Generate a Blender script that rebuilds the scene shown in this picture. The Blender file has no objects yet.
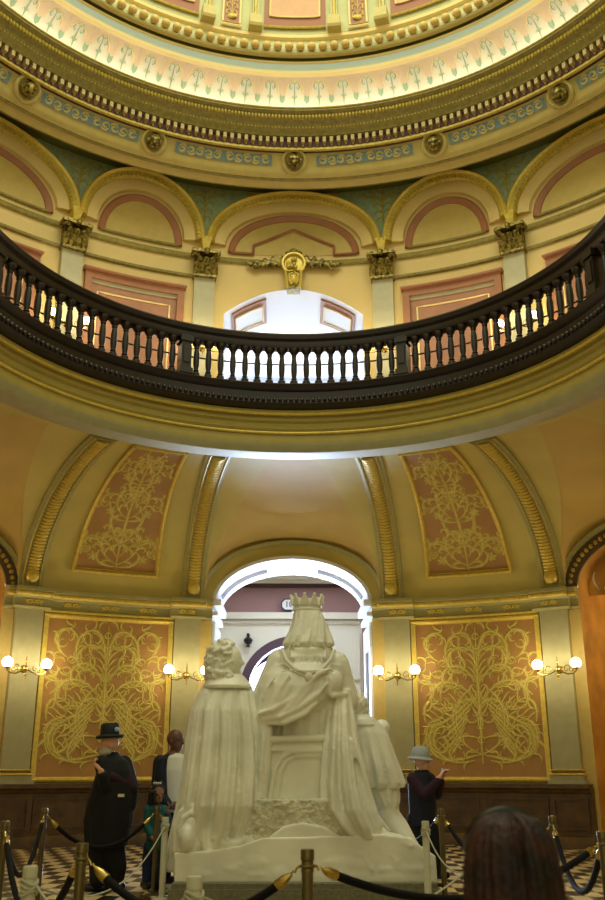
import bpy, math, random
import numpy as np
from math import sin, cos, pi, radians as rad, degrees as deg, sqrt
random.seed(7)
SC = bpy.context.scene; COL = SC.collection

# ------------------------------------------------------------------ camera
CAM = np.array([-0.05, -9.5, 1.25]); FPX = 924.6
TH, PSI, RHO = rad(19.208), rad(0.784), rad(-0.01)
_F = np.array([sin(PSI)*cos(TH), cos(PSI)*cos(TH), sin(TH)])
_R = np.array([cos(PSI), -sin(PSI), 0.0]); _U = np.cross(_R, _F)
def at(x, y, Y):
    """point of the place seen at pixel (x, y) of the photograph at depth Y"""
    v = _F*FPX + _R*(x-302.5) + _U*(450-y)
    return CAM + v*((Y-CAM[1])/v[1])

# ------------------------------------------------------------------ materials
def lin(c):
    return tuple(((v/255)/12.92 if v/255 <= .04045 else ((v/255+.055)/1.055)**2.4) for v in c)+(1,)
MATS = {}
def mat(name, rgb, rough=.6, metal=0, noise=0.0, scale=6, rgb2=None, bump=0, bscale=40, emit=None, estr=0, spec=.4, kind='noise', sheen=0, sss=0):
    m = bpy.data.materials.new(name); m.use_nodes = True; nt = m.node_tree; b = nt.nodes['Principled BSDF']
    b.inputs['Base Color'].default_value = lin(rgb); b.inputs['Roughness'].default_value = rough
    b.inputs['Metallic'].default_value = metal; b.inputs['Specular IOR Level'].default_value = spec
    tc = nt.nodes.new('ShaderNodeTexCoord')
    if noise or rgb2:
        n = nt.nodes.new('ShaderNodeTexNoise'); n.inputs['Scale'].default_value = scale; n.inputs['Detail'].default_value = 5
        nt.links.new(tc.outputs['Object'], n.inputs['Vector'])
        r = nt.nodes.new('ShaderNodeValToRGB'); c2 = rgb2 or tuple(v*(1-noise) for v in rgb)
        r.color_ramp.elements[0].position = .35; r.color_ramp.elements[1].position = .65
        r.color_ramp.elements[0].color = lin(c2); r.color_ramp.elements[1].color = lin(rgb)
        nt.links.new(n.outputs['Fac'], r.inputs['Fac']); nt.links.new(r.outputs['Color'], b.inputs['Base Color'])
    if bump:
        n = nt.nodes.new('ShaderNodeTexNoise'); n.inputs['Scale'].default_value = bscale; n.inputs['Detail'].default_value = 4
        nt.links.new(tc.outputs['Object'], n.inputs['Vector'])
        bp = nt.nodes.new('ShaderNodeBump'); bp.inputs['Strength'].default_value = bump; bp.inputs['Distance'].default_value = .02
        nt.links.new(n.outputs['Fac'], bp.inputs['Height']); nt.links.new(bp.outputs['Normal'], b.inputs['Normal'])
    if emit:
        b.inputs['Emission Color'].default_value = lin(emit); b.inputs['Emission Strength'].default_value = estr
    if sheen: b.inputs['Sheen Weight'].default_value = sheen
    if sss:
        b.inputs['Subsurface Weight'].default_value = sss; b.inputs['Subsurface Radius'].default_value = (.02, .015, .01)
    MATS[name] = m; return m
M_pil   = mat('pilaster_grey_green_paint', (176, 170, 128), .5, noise=.05)
M_pier  = mat('pier_cream_paint', (222, 196, 118), .5, noise=.04)
M_terra = mat('terracotta_panel_paint', (180, 134, 76), .55, noise=.08, scale=2.5)
M_gold  = mat('gold_leaf', (234, 206, 96), .38, .25, noise=.08, scale=14)
M_goldp = mat('gold_paint', (206, 182, 78), .45, .15, noise=.15, scale=20)
M_scroll= mat('painted_scroll_gold', (232, 214, 128), .5, .0, noise=.1, scale=12)
M_wood  = mat('wainscot_brown_wood', (104, 76, 36), .4, noise=.25, scale=5)
M_vault = mat('vault_olive_paint', (206, 188, 104), .6, noise=.05, scale=1.5)
M_vault2= mat('groin_olive_paint', (206, 176, 96), .6, noise=.05, scale=1.5)
M_rib   = mat('rib_grey_green_paint', (168, 162, 104), .55, noise=.05)
M_ent   = mat('entablature_grey_green_paint', (176, 168, 112), .5, noise=.05)
M_fasc  = mat('ring_fascia_olive_paint', (184, 166, 92), .5, noise=.04)
M_dark  = mat('dark_stained_wood', (38, 22, 15), .42, noise=.35, scale=8, spec=.6)
M_uwall = mat('upper_wall_cream_paint', (226, 198, 130), .6, noise=.03, scale=1.5)
M_utymp = mat('tympanum_ochre_paint', (206, 180, 104), .6, noise=.04)
M_pink  = mat('salmon_moulding_paint', (164, 110, 78), .5, noise=.05)
M_wine  = mat('rose_panel_paint', (172, 122, 96), .55, noise=.06)
M_upil  = mat('upper_pilaster_paint', (184, 178, 146), .5, noise=.04)
M_cap   = mat('bronze_gold_capital', (164, 142, 62), .38, .45, scale=16, rgb2=(52, 46, 20))
M_green = mat('spandrel_sea_green_paint', (176, 200, 168), .6, noise=.12, scale=9)
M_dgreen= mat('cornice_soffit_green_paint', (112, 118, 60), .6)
M_corn  = mat('cornice_cream_paint', (206, 188, 116), .55, noise=.04)
M_corn2 = mat('cornice_olive_paint', (160, 146, 80), .55, .0, noise=.15, scale=12)
M_maroon= mat('dentil_gap_maroon', (84, 46, 28), .6)
M_dent  = mat('dentil_cream', (184, 162, 104), .5)
M_blue  = mat('frieze_blue_paint', (122, 150, 158), .6, noise=.08, scale=12)
M_cove  = mat('cove_white_plaster', (236, 228, 204), .7)
M_covep = mat('cove_salmon_stencil', (230, 204, 170), .7)
M_coveg = mat('cove_green_stencil', (160, 186, 152), .7)
M_covel = mat('cove_cream_line', (250, 226, 160), .6)
M_lblue = mat('pale_blue_band', (206, 226, 230), .6)
M_drum  = mat('drum_pale_olive', (200, 200, 146), .6, noise=.04)
M_drumo = mat('drum_deep_olive', (128, 124, 52), .6)
M_peach = mat('dome_panel_peach', (214, 168, 128), .6, noise=.04)
M_brown = mat('dome_panel_brown', (162, 110, 84), .6)
M_pearl = mat('bead_ochre', (212, 180, 104), .55)
M_white = mat('hall_white_plaster', (232, 234, 240), .55)
M_hallw = mat('hall_off_white', (226, 224, 210), .6)
M_mauve = mat('hall_mauve_paint', (158, 122, 122), .6)
M_hdark = mat('hall_dark_line', (70, 44, 44), .6)
M_arch2 = mat('hall_inner_arch_mauve', (88, 66, 80), .6)
M_amber = mat('side_hall_amber', (214, 160, 72), .6, noise=.2, scale=2)
M_marble= mat('carved_marble', (238, 236, 222), .45, noise=.10, scale=2.2, bump=.10, bscale=14, spec=.5)
M_rough = mat('rough_hewn_marble', (220, 217, 196), .75, noise=.12, scale=8, bump=.9, bscale=38)
M_plinth= mat('grey_stone_plinth', (120, 116, 92), .6, noise=.2, scale=30)
M_brass = mat('polished_brass', (200, 172, 96), .25, .95, noise=.1, scale=3)
M_brassd= mat('aged_brass_post', (112, 98, 62), .3, .8, noise=.2, scale=3)
M_rope  = mat('black_velvet_rope', (9, 9, 13), .8, spec=.2)
M_pvc   = mat('ivory_plastic_post', (186, 182, 158), .4)
M_cord  = mat('white_cord', (180, 176, 152), .7, bump=.4, bscale=120)
M_globe = mat('lit_glass_globe', (255, 246, 224), .3, emit=(255, 240, 205), estr=7)
M_winlt = mat('daylit_window', (240, 246, 255), .4, emit=(226, 238, 255), estr=3.2)
M_skin1 = mat('light_skin', (204, 150, 118), .5)
M_skin2 = mat('dark_skin', (92, 58, 42), .45)
M_skin3 = mat('brown_skin', (128, 84, 58), .5)
M_black = mat('black_coat_cloth', (9, 11, 12), .85)
M_char  = mat('charcoal_cloth', (24, 22, 30), .85)
M_trous = mat('black_trousers', (9, 9, 12), .85)
M_navy  = mat('navy_jacket', (9, 12, 28), .8)
M_plum  = mat('plum_sleeves', (38, 10, 26), .85)
M_wshirt= mat('white_shirt', (206, 200, 178), .7)
M_teal  = mat('teal_top', (14, 74, 72), .8)
M_greyh = mat('grey_felt_hat', (156, 160, 158), .85)
M_blkh  = mat('black_felt_hat', (20, 24, 22), .7)
M_bandb = mat('pale_blue_hat_badge', (150, 165, 210), .5)
M_beard = mat('white_beard', (196, 188, 160), .9, noise=.2, scale=60)
M_hairk = mat('black_hair', (14, 12, 12), .5, bump=.6, bscale=90)
M_auburn= mat('auburn_hair', (58, 22, 10), .5, noise=.55, scale=10, rgb2=(20, 8, 4), spec=.25, bump=.5, bscale=40)
M_band  = mat('black_glossy_headband', (8, 8, 10), .25)
M_blackp= mat('black_plastic', (12, 12, 14), .3)
M_shoe  = mat('black_shoe_leather', (10, 9, 9), .4)
M_jean  = mat('blue_denim', (26, 36, 70), .8)
M_signb = mat('sign_navy', (40, 44, 60), .5)
M_bronze= mat('dark_bronze', (48, 50, 52), .4, .5)

def floor_material():
    m = bpy.data.materials.new('checkered_marble_floor'); m.use_nodes = True; nt = m.node_tree; b = nt.nodes['Principled BSDF']
    tc = nt.nodes.new('ShaderNodeTexCoord'); mp = nt.nodes.new('ShaderNodeMapping')
    mp.inputs['Rotation'].default_value[2] = rad(7); mp.inputs['Scale'].default_value = (1/.19, 1/.44, 1)
    ck = nt.nodes.new('ShaderNodeTexChecker'); ck.inputs['Scale'].default_value = 1
    ck.inputs['Color1'].default_value = lin((214, 190, 140)); ck.inputs['Color2'].default_value = lin((34, 22, 12))
    nt.links.new(tc.outputs['Object'], mp.inputs['Vector']); nt.links.new(mp.outputs['Vector'], ck.inputs['Vector'])
    nt.links.new(ck.outputs['Color'], b.inputs['Base Color']); b.inputs['Roughness'].default_value = .28
    return m
M_floor = floor_material()

# ------------------------------------------------------------------ mesh builder
def P(R, ph, z):
    a = rad(ph); return (R*sin(a), R*cos(a), z)
class MB:
    def __init__(s): s.v = []; s.f = []; s.mi = []; s.cur = 0
    def add(s, V, Fs):
        o = len(s.v); s.v += [tuple(map(float, q)) for q in V]
        for f in Fs: s.f.append(tuple(o+i for i in f)); s.mi.append(s.cur)
    def grid(s, G, cu=False, cv=False):
        n, m = len(G), len(G[0]); V = [q for r in G for q in r]; Fs = []
        for i in range(n if cu else n-1):
            for j in range(m if cv else m-1):
                a, b = i*m+j, ((i+1) % n)*m+j; c, d = ((i+1) % n)*m+(j+1) % m, i*m+(j+1) % m
                Fs.append((a, b, c, d))
        s.add(V, Fs); return s
    def loft(s, rings):
        n = len(rings[0]); o = len(s.v); s.grid(rings, cv=True)
        s.add(rings[0], [tuple(range(n))[::-1]]); s.add(rings[-1], [tuple(range(n))]); return s
    def box(s, x0, x1, y0, y1, z0, z1):
        V = [(x, y, z) for z in (z0, z1) for y in (y0, y1) for x in (x0, x1)]
        s.add(V, [(0, 2, 3, 1), (4, 5, 7, 6), (0, 1, 5, 4), (2, 6, 7, 3), (0, 4, 6, 2), (1, 3, 7, 5)]); return s
    def hexa(s, V): s.add(V, [(0, 2, 3, 1), (4, 5, 7, 6), (0, 1, 5, 4), (2, 6, 7, 3), (0, 4, 6, 2), (1, 3, 7, 5)]); return s
    def cbox(s, R0, R1, p0, p1, z0, z1, dz0=0, n=None):
        n = n or max(1, int(abs(p1-p0)/1.2))
        rs = []
        for i in range(n+1):
            p = p0+(p1-p0)*i/n; rs.append([P(R0, p, z0), P(R1, p, z0), P(R1, p, z1), P(R0, p, z1)])
        return s.loft(rs)
    def sweep(s, prof, p0, p1, n=None, closed=True):   # prof: list of (R, z), revolved about the rotunda axis
        n = n or max(2, int(abs(p1-p0)/1.25)); full = abs(p1-p0) >= 360
        rs = [[P(R, p0+(p1-p0)*i/n, z) for R, z in prof] for i in range(n if full else n+1)]
        if closed:
            s.grid(rs, cu=full, cv=True)
            if not full:
                m = len(prof); s.add(rs[0], [tuple(range(m))]); s.add(rs[-1], [tuple(range(m))[::-1]])
        else: s.grid(rs, cu=full)
        return s
    def tube(s, pts, r, n=8, closed=False, flat=1.0, up=None):
        pts = [np.array(p, float) for p in pts]; N = len(pts)
        rr = r if hasattr(r, '__len__') else [r]*N
        rings = []; prev = np.array(up if up is not None else (0, 0, 1.0))
        for i in range(N):
            a = pts[(i-1) % N] if closed or i > 0 else pts[i]; b = pts[(i+1) % N] if closed or i < N-1 else pts[i]
            t = b-a; t /= (np.linalg.norm(t)+1e-9)
            u = prev-t*np.dot(prev, t)
            if np.linalg.norm(u) < 1e-3: u = np.cross(t, (1, 0, 0)) if abs(t[0]) < .9 else np.cross(t, (0, 1, 0))
            u /= np.linalg.norm(u); w = np.cross(t, u); prev = u if up is None else prev
            rings.append([pts[i]+(w*cos(2*pi*k/n)+u*flat*sin(2*pi*k/n))*rr[i] for k in range(n)])
        if closed: s.grid(rings, cu=True, cv=True)
        else: s.loft(rings)
        return s
    def lathe(s, prof, c=(0, 0, 0), n=16, axis=None):   # prof (r, h)
        A = np.array(axis if axis is not None else (0, 0, 1.0), float); A /= np.linalg.norm(A)
        u = np.cross(A, (0, 0, 1.0)) if abs(A[2]) < .9 else np.cross(A, (0, 1.0, 0)); u /= np.linalg.norm(u); w = np.cross(A, u); c = np.array(c, float)
        s.loft([[c+A*h+(u*cos(2*pi*k/n)+w*sin(2*pi*k/n))*max(r, 1e-4) for k in range(n)] for r, h in prof]); return s
    def ball(s, c, r, n=12, m=8, rot=None):
        rx, ry, rz = r if hasattr(r, '__len__') else (r, r, r); rs = []
        for j in range(m+1):
            a = -pi/2+pi*j/m; ca = max(cos(a), 1e-3)
            ring = [np.array((rx*ca*cos(2*pi*k/n), ry*ca*sin(2*pi*k/n), rz*sin(a))) for k in range(n)]
            if rot is not None: ring = [rot @ q for q in ring]
            rs.append([np.array(c)+q for q in ring])
        return s.loft(rs)
    def caps(s, a, b, ra, rb, n=14, sq=1.0):            # tapered capsule
        a = np.array(a, float); b = np.array(b, float); A = b-a; L = np.linalg.norm(A)
        pr = [(ra*sin(t), -ra*cos(t)) for t in (0.02, .5, 1.0, pi/2)]+[(rb*cos(t), L+rb*sin(t)) for t in (0, .5, 1.0, pi/2-.02)]
        return s.lathe(pr, a, n, A)
    def build(s, name, m, parent=None, smooth=True, auto=40):
        me = bpy.data.meshes.new(name); me.from_pydata(s.v, [], s.f); me.update()
        for mm in (m if isinstance(m, (list, tuple)) else [m]): me.materials.append(mm)
        if isinstance(m, (list, tuple)): me.polygons.foreach_set('material_index', s.mi)
        if smooth:
            me.polygons.foreach_set('use_smooth', [True]*len(me.polygons))
            try: me.set_sharp_from_angle(angle=rad(auto))
            except Exception: pass
        o = bpy.data.objects.new(name, me); COL.objects.link(o)
        if parent is not None:
            o.parent = parent; o.location = tuple(-c for c in parent.get('_base', (0, 0, 0)))
        return o
def tag(o, label=None, cat=None, group=None, kind=None):
    if label: o['label'] = label
    if cat: o['category'] = cat
    if group: o['group'] = group
    if kind: o['kind'] = kind
    return o
def struct(name, mb, m, smooth=True): return tag(mb.build(name, m, None, smooth), kind='structure')
EMPTIES = []
def thing(name, label, cat, loc=(0, 0, 0), group=None):
    o = bpy.data.objects.new(name, None); COL.objects.link(o); o.location = loc; o.empty_display_size = .2
    o['_base'] = tuple(map(float, loc)); EMPTIES.append(o); return tag(o, label, cat, group)
def remesh(o, vox, sm=2, fac=.5):
    r = o.modifiers.new('fuse', 'REMESH'); r.mode = 'VOXEL'; r.voxel_size = vox; r.use_smooth_shade = True
    if sm:
        s = o.modifiers.new('soft', 'SMOOTH'); s.factor = fac; s.iterations = sm
    return o

# strokes: a raised painted line on a surface. fn(u, v) -> (point, normal)
def strokes(mb, paths, fn, w=.02, h=.008, taper=True):
    for path in paths:
        pts, ww = (path['p'], path.get('w', w)) if isinstance(path, dict) else (path, w)
        Q = [fn(*q) for q in pts]; C = [np.array(q[0]) for q in Q]; N = [np.array(q[1]) for q in Q]; L = len(C); G = []
        for i in range(L):
            t = C[min(i+1, L-1)]-C[max(i-1, 0)]; t /= (np.linalg.norm(t)+1e-9); sd = np.cross(t, N[i]); k = i/(L-1)
            f = (min(1, .35+2.2*k)*min(1, .25+2.2*(1-k))) if taper else 1
            G.append([C[i]-sd*ww*f/2, C[i]-sd*ww*f*.2+N[i]*h, C[i]+sd*ww*f*.2+N[i]*h, C[i]+sd*ww*f/2])
        mb.grid(G)
    return mb
def spiral(u, v, a, L, k0, k1, n=22):
    """clothoid scroll from (u, v), heading a degrees, length L, curvature k0 -> k1"""
    a = rad(a); out = [(u, v)]; ds = L/n
    for i in range(n):
        k = k0+(k1-k0)*((i+.5)/n)**1.6; a += k*ds; u += cos(a)*ds; v += sin(a)*ds; out.append((u, v))
    return out
def leaves(path, every=3, L=.12, side=1, k=9, start=2):
    out = []
    for i in range(start, len(path)-2, every):
        (u0, v0), (u1, v1) = path[i], path[i+1]; a = deg(math.atan2(v1-v0, u1-u0)); sg = side if (i//every) % 2 else -side
        out.append(spiral(u0, v0, a+sg*12, L*1.7, sg*2.5, sg*k*3.4, 11))
    return out
def mirror(paths): return paths+[[(-u, v) for u, v in p] for p in paths]

# ------------------------------------------------------------------ geometry of the rotunda
RW, RU = 9.3, 8.7
A0, A1 = -112.5, 112.5
B0, B1 = -130, 130
def tauR(t): return 5.8+3.35*cos(rad(t)), 4.5+2.0*sin(rad(t))
WT = [(0, 11.2), (20, 10.9), (36, 9.5), (54, 7.6), (64, 6.6), (78, 4.9), (86, 3.4), (90, 3.1)]
def wtau(t): return float(np.interp(t, [a for a, _ in WT], [b for _, b in WT]))

# floor
fl = MB(); fl.box(-16, 16, -16, 24, -.2, 0); struct('floor', fl, M_floor, False)

# lower wall with arched openings
def arch_z(ph, half, spring, rise):
    q = abs(ph)/half; return spring+rise*sqrt(max(0, 1-q*q)) if q < 1 else None
HALF = 9.95
w = MB()
for k in range(-3, 3):                                 # solid bays between arches
    w.sweep([(RW, 0), (RW, 4.5)], 45*k+HALF, 45*k+45-HALF, closed=False)
for k in range(-2, 3):                                 # over the arches
    c = 45*k; n = 40; G = []
    for i in range(n+1):
        p = -11.2+22.4*i/n
        zi = arch_z(p, HALF, 4.5, .95) or 4.5
        zo = arch_z(p, 11.2, 4.5, 1.27) or 4.5
        G.append([P(RW, c+p, zi), P(RW, c+p, max(zo, zi))])
    w.grid(G)
struct('wall_lower_story', w, M_pier)

w = MB()
w.sweep([(RW, 0), (RW, 6.6)], 112.5, 167, closed=False); w.sweep([(RW, 0), (RW, 6.6)], 193, 247.5, closed=False)
struct('wall_entrance_side', w, M_pier)

# arch reveals (white plaster on the daylit axis)
def reveal(mb, c, R0, R1, half, spring, rise, zb, n=40):
    G = []
    for i in range(13): G.append([P(R0, c-half, zb+(spring-zb)*i/13), P(R1, c-half*R0/R1, zb+(spring-zb)*i/13)])
    for i in range(n+1):
        t = pi-pi*i/n; p = half*cos(t); z = spring+rise*sin(t)
        G.append([P(R0, c+p, z), P(R1, c+p*R0/R1, z)])
    for i in range(13): G.append([P(R0, c+half, spring-(spring-zb)*(i+1)/13), P(R1, c+half*R0/R1, spring-(spring-zb)*(i+1)/13)])
    mb.grid(G)
rv = MB(); reveal(rv, 0, RW, RW+1.5, HALF, 4.5, .95, 0); struct('wall_arch_reveal', rv, M_white)
rv = MB()
for c in (-90, -45, 45, 90): reveal(rv, c, RW, RW+1.3, HALF, 4.5, .95, 0)
struct('wall_side_reveals', rv, M_amber)

# recessed coffers and impost bands in the central reveal
def arcband(mb, c, Ra, Rb, half, spring, rise, t0, t1, inn, thick, n=24):
    rs = []
    for i in range(n+1):
        t = rad(t0+(t1-t0)*i/n); hx = half*rad(1)*RW; x0, z0 = hx*cos(t), rise*sin(t)
        nx, nz = -x0/(hx*hx), -z0/(rise*rise); L = sqrt(nx*nx+nz*nz) or 1; nx /= L; nz /= L
        pts = []
        for y, d in ((Ra, inn), (Rb, inn), (Rb, inn+thick), (Ra, inn+thick)):
            X = x0+nx*d; pts.append((X, y, spring+z0+nz*d))
        rs.append(pts)
    mb.loft(rs)
o = MB()
for (ya, yb) in ((9.15, 9.42), (10.35, 10.78)): arcband(o, 0, ya, yb, HALF, 4.5, .95, 4, 176, 0, .07)
for t0, t1 in ((2, 16), (70, 110), (164, 178)): arcband(o, 0, 9.2, 10.78, HALF, 4.5, .95, t0, t1, 0, .068)
for s in (-1, 1):
    for z0, z1, d in ((4.42, 4.55, .16), (4.22, 4.3, .10), (4.05, 4.10, .05)):
        x = s*1.60; o.box(min(x, x-s*d), max(x, x-s*d), 9.14, 10.8, z0, z1)
    for z0, z1 in ((.0, 1.0), (3.62, 4.04)): x = s*1.60; o.box(min(x, x-s*.05), max(x, x-s*.05), 9.2, 10.78, z0, z1)
    for y0, y1 in ((9.16, 9.45), (10.4, 10.78)): o.box(min(s*1.60, s*1.55), max(s*1.60, s*1.55), y0, y1, 1.0, 3.62)
struct('trim_1', o, M_white, False)

# arch mouldings: swept along the ellipse on the wall
def archivolt(R, c, half, spring, rise, prof, n=56, t0=0, t1=180):
    """prof: (outward offset in the wall plane, projection towards the axis)"""
    rs = []; hx = rad(half)*R
    for i in range(n+1):
        t = rad(t0+(t1-t0)*i/n); x, z = hx*cos(t), rise*sin(t); nx, nz = cos(t)/hx, sin(t)/rise; L = sqrt(nx*nx+nz*nz); nx /= L; nz /= L
        rs.append([P(R-d, c+deg((x+nx*o_)/R), spring+z+nz*o_) for o_, d in prof])
    return rs
def archthing(name, label, R, c, half, spring, rise, parts, group):
    t = thing(name, label, 'arch molding', P(R, c, spring+rise), group)
    for pn, prof, m in parts:
        mb = MB(); mb.loft(archivolt(R, c, half, spring, rise, prof)); mb.build(pn, m, t)
    return t
SIDE = {-90: 'far left side', -45: 'left side', 0: 'central', 45: 'right side', 90: 'far right side'}
def beadarc(mb, R, c, half, spring, rise, off, proj, r, step, t0=3, t1=177, squash=1):
    hx = rad(half)*R; L = 0; last = None; acc = step
    for i in range(721):
        t = rad(t0+(t1-t0)*i/720); x, z = hx*cos(t), rise*sin(t); nx, nz = cos(t)/hx, sin(t)/rise; l = sqrt(nx*nx+nz*nz)
        q = np.array(P(R-proj, c+deg((x+nx/l*off)/R), spring+z+nz/l*off))
        if last is not None: acc += np.linalg.norm(q-last)
        last = q
        if acc >= step: acc = 0; mb.ball(q, r, 6, 4)
for c in (-45, 0, 45):
    t = archthing('arch_molding', {'-45': 'molded arch over the doorway cut off by the left edge, lower story', '0': 'olive molded arch above the daylit doorway behind the statue', '45': 'arch with a dark patterned band cut off by the right edge, lower story'}[str(c)],
        RW, c, 10.05, 4.5, .97, [('outer_molding', [(.22, -.02), (.32, -.02), (.33, .13), (.29, .17), (.22, .12)], M_rib),
        ('arch_face', [(0, -.02), (.225, -.02), (.225, .07), (.1, .05), (.0, .03)], M_vault if c == 0 else M_wood)], 'lower story arch moldings')
    if c:
        mb = MB(); beadarc(mb, RW, c, 10.05, 4.5, .97, .11, .07, .045, .11); mb.build('beading', M_goldp, t)

# side halls glimpsed beyond the ±45 arches
for s, nm in ((-1, 'left'), (1, 'right')):
    mb = MB(); mb.sweep([(10.6, 0), (10.6, 6)], s*45-12*s, s*45+12*s, closed=False); struct('wall_hall_'+nm, mb, M_amber)
# plaster tympanum with painted leaf work in the side arches
for c, lb in ((45, 'right'), (-45, 'left')):
    t = thing('tympanum_panel', 'cream tympanum with leaf work inside the %s edge arch, lower story' % lb, 'panel', P(9.6, c, 4.6))
    mb = MB(); G = []
    for i in range(31):
        p = -HALF+2*HALF*i/30; G.append([P(9.7, c+p, 4.4), P(9.7, c+p, (arch_z(p, HALF*1.01, 4.5, .95) or 4.5))])
    mb.grid(G); mb.build('field', M_amber, t)
    mb = MB(); 
    def fn(u, v, c=c): return P(9.69, c+u, v), tuple(-q for q in P(1, c+u, 0))
    pp = []
    for a in range(-8, 9, 2): pp += [[(a+b_*(.25+.6*sin(q*.5)), 4.5+q*.07) for q in range(0, max(3, int(((arch_z(a, HALF, 4.5, .8))-4.5)/.07)))] for b_ in (-1, 1)]
    strokes(mb, pp, fn, .05, .012); mb.build('leaf_work', M_cove, t)

# ------------------------------------------------------------------ lower story pilasters, panels, entablature
def side_word(p): return 'left' if p < 0 else 'right'
def pil_label(p, what):
    if abs(p) < 20: return what+' just %s of the central doorway' % side_word(p)
    return what+' by the %s edge of the picture' % side_word(p)
for p in (-32.1, -13.05, 13.05, 32.1):
    t = thing('pilaster', pil_label(p, 'grey-green flat lower story pilaster'), 'pilaster', P(RW, p, 1.0), 'lower story pilasters')
    h = 1.6
    mb = MB(); mb.cbox(RW-.14, RW+.02, p-h, p+h, 1.28, 4.12); mb.build('shaft', M_pil, t, False)
    mb = MB(); mb.cbox(RW-.22, RW+.02, p-h-.5, p+h+.5, 1.05, 1.12); mb.cbox(RW-.18, RW+.02, p-h-.25, p+h+.25, 1.12, 1.19); mb.build('base', M_pil, t, False)
    mb = MB(); mb.sweep([(RW-.18, 1.19), (RW-.22, 1.21), (RW-.18, 1.23), (RW+.0, 1.23), (RW, 1.19)], p-h-.35, p+h+.35); mb.sweep([(RW-.15, 1.27), (RW-.18, 1.285), (RW-.15, 1.30), (RW, 1.30), (RW, 1.27)], p-h-.2, p+h+.2); mb.build('gold_fillet', M_gold, t)
for s in (-1, 1):                                   # cream piers between pilaster and opening
    pass
# wainscot
def wainscot(name, label, p0, p1, proj, npan):
    t = thing(name, label, 'wainscot', P(RW, (p0+p1)/2, 0), 'dark wood wainscot sections')
    mb = MB(); mb.cbox(RW-.05-proj, RW, p0, p1, .0, 1.0); mb.build('backboard', M_wood, t, False)
    mb = MB(); mb.sweep([(RW-.05-proj, 0), (RW-.12-proj, 0), (RW-.12-proj, .16), (RW-.09-proj, .2), (RW-.05-proj, .22)], p0, p1); mb.build('skirting', M_wood, t)
    mb = MB(); mb.sweep([(RW-.04-proj, .88), (RW-.10-proj, .92), (RW-.11-proj, .95), (RW-.18-proj, .98), (RW-.18-proj, 1.04), (RW-.04, 1.05)], p0-.03, p1+.03); mb.build('cap_rail', M_wood, t)
    pw = (p1-p0)/npan
    for i in range(npan):
        a, b = p0+pw*i+pw*.08, p0+pw*(i+1)-pw*.08
        f = MB(); d = .09+proj; R_ = RW
        for z0, z1 in ((.30, .34), (.78, .82)): f.cbox(R_-d, R_-.04, a, b, z0, z1)
        for q in (a, b-.25): f.cbox(R_-d, R_-.04, q, q+.25, .34, .78)
        f.build('panel_frame', M_wood, t, False)
for c in (-22.5, 22.5):
    wainscot('wainscot', 'dark brown wainscot under the scrolled panel on the %s' % side_word(c), c-7.78, c+7.78, 0, 2)
for p in (-32.3, -12.3, 12.3, 32.3):
    wainscot('pilaster_pedestal', pil_label(p, 'projecting brown wood pedestal under the pilaster'), p-2.35, p+2.35, .13, 1)

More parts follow.
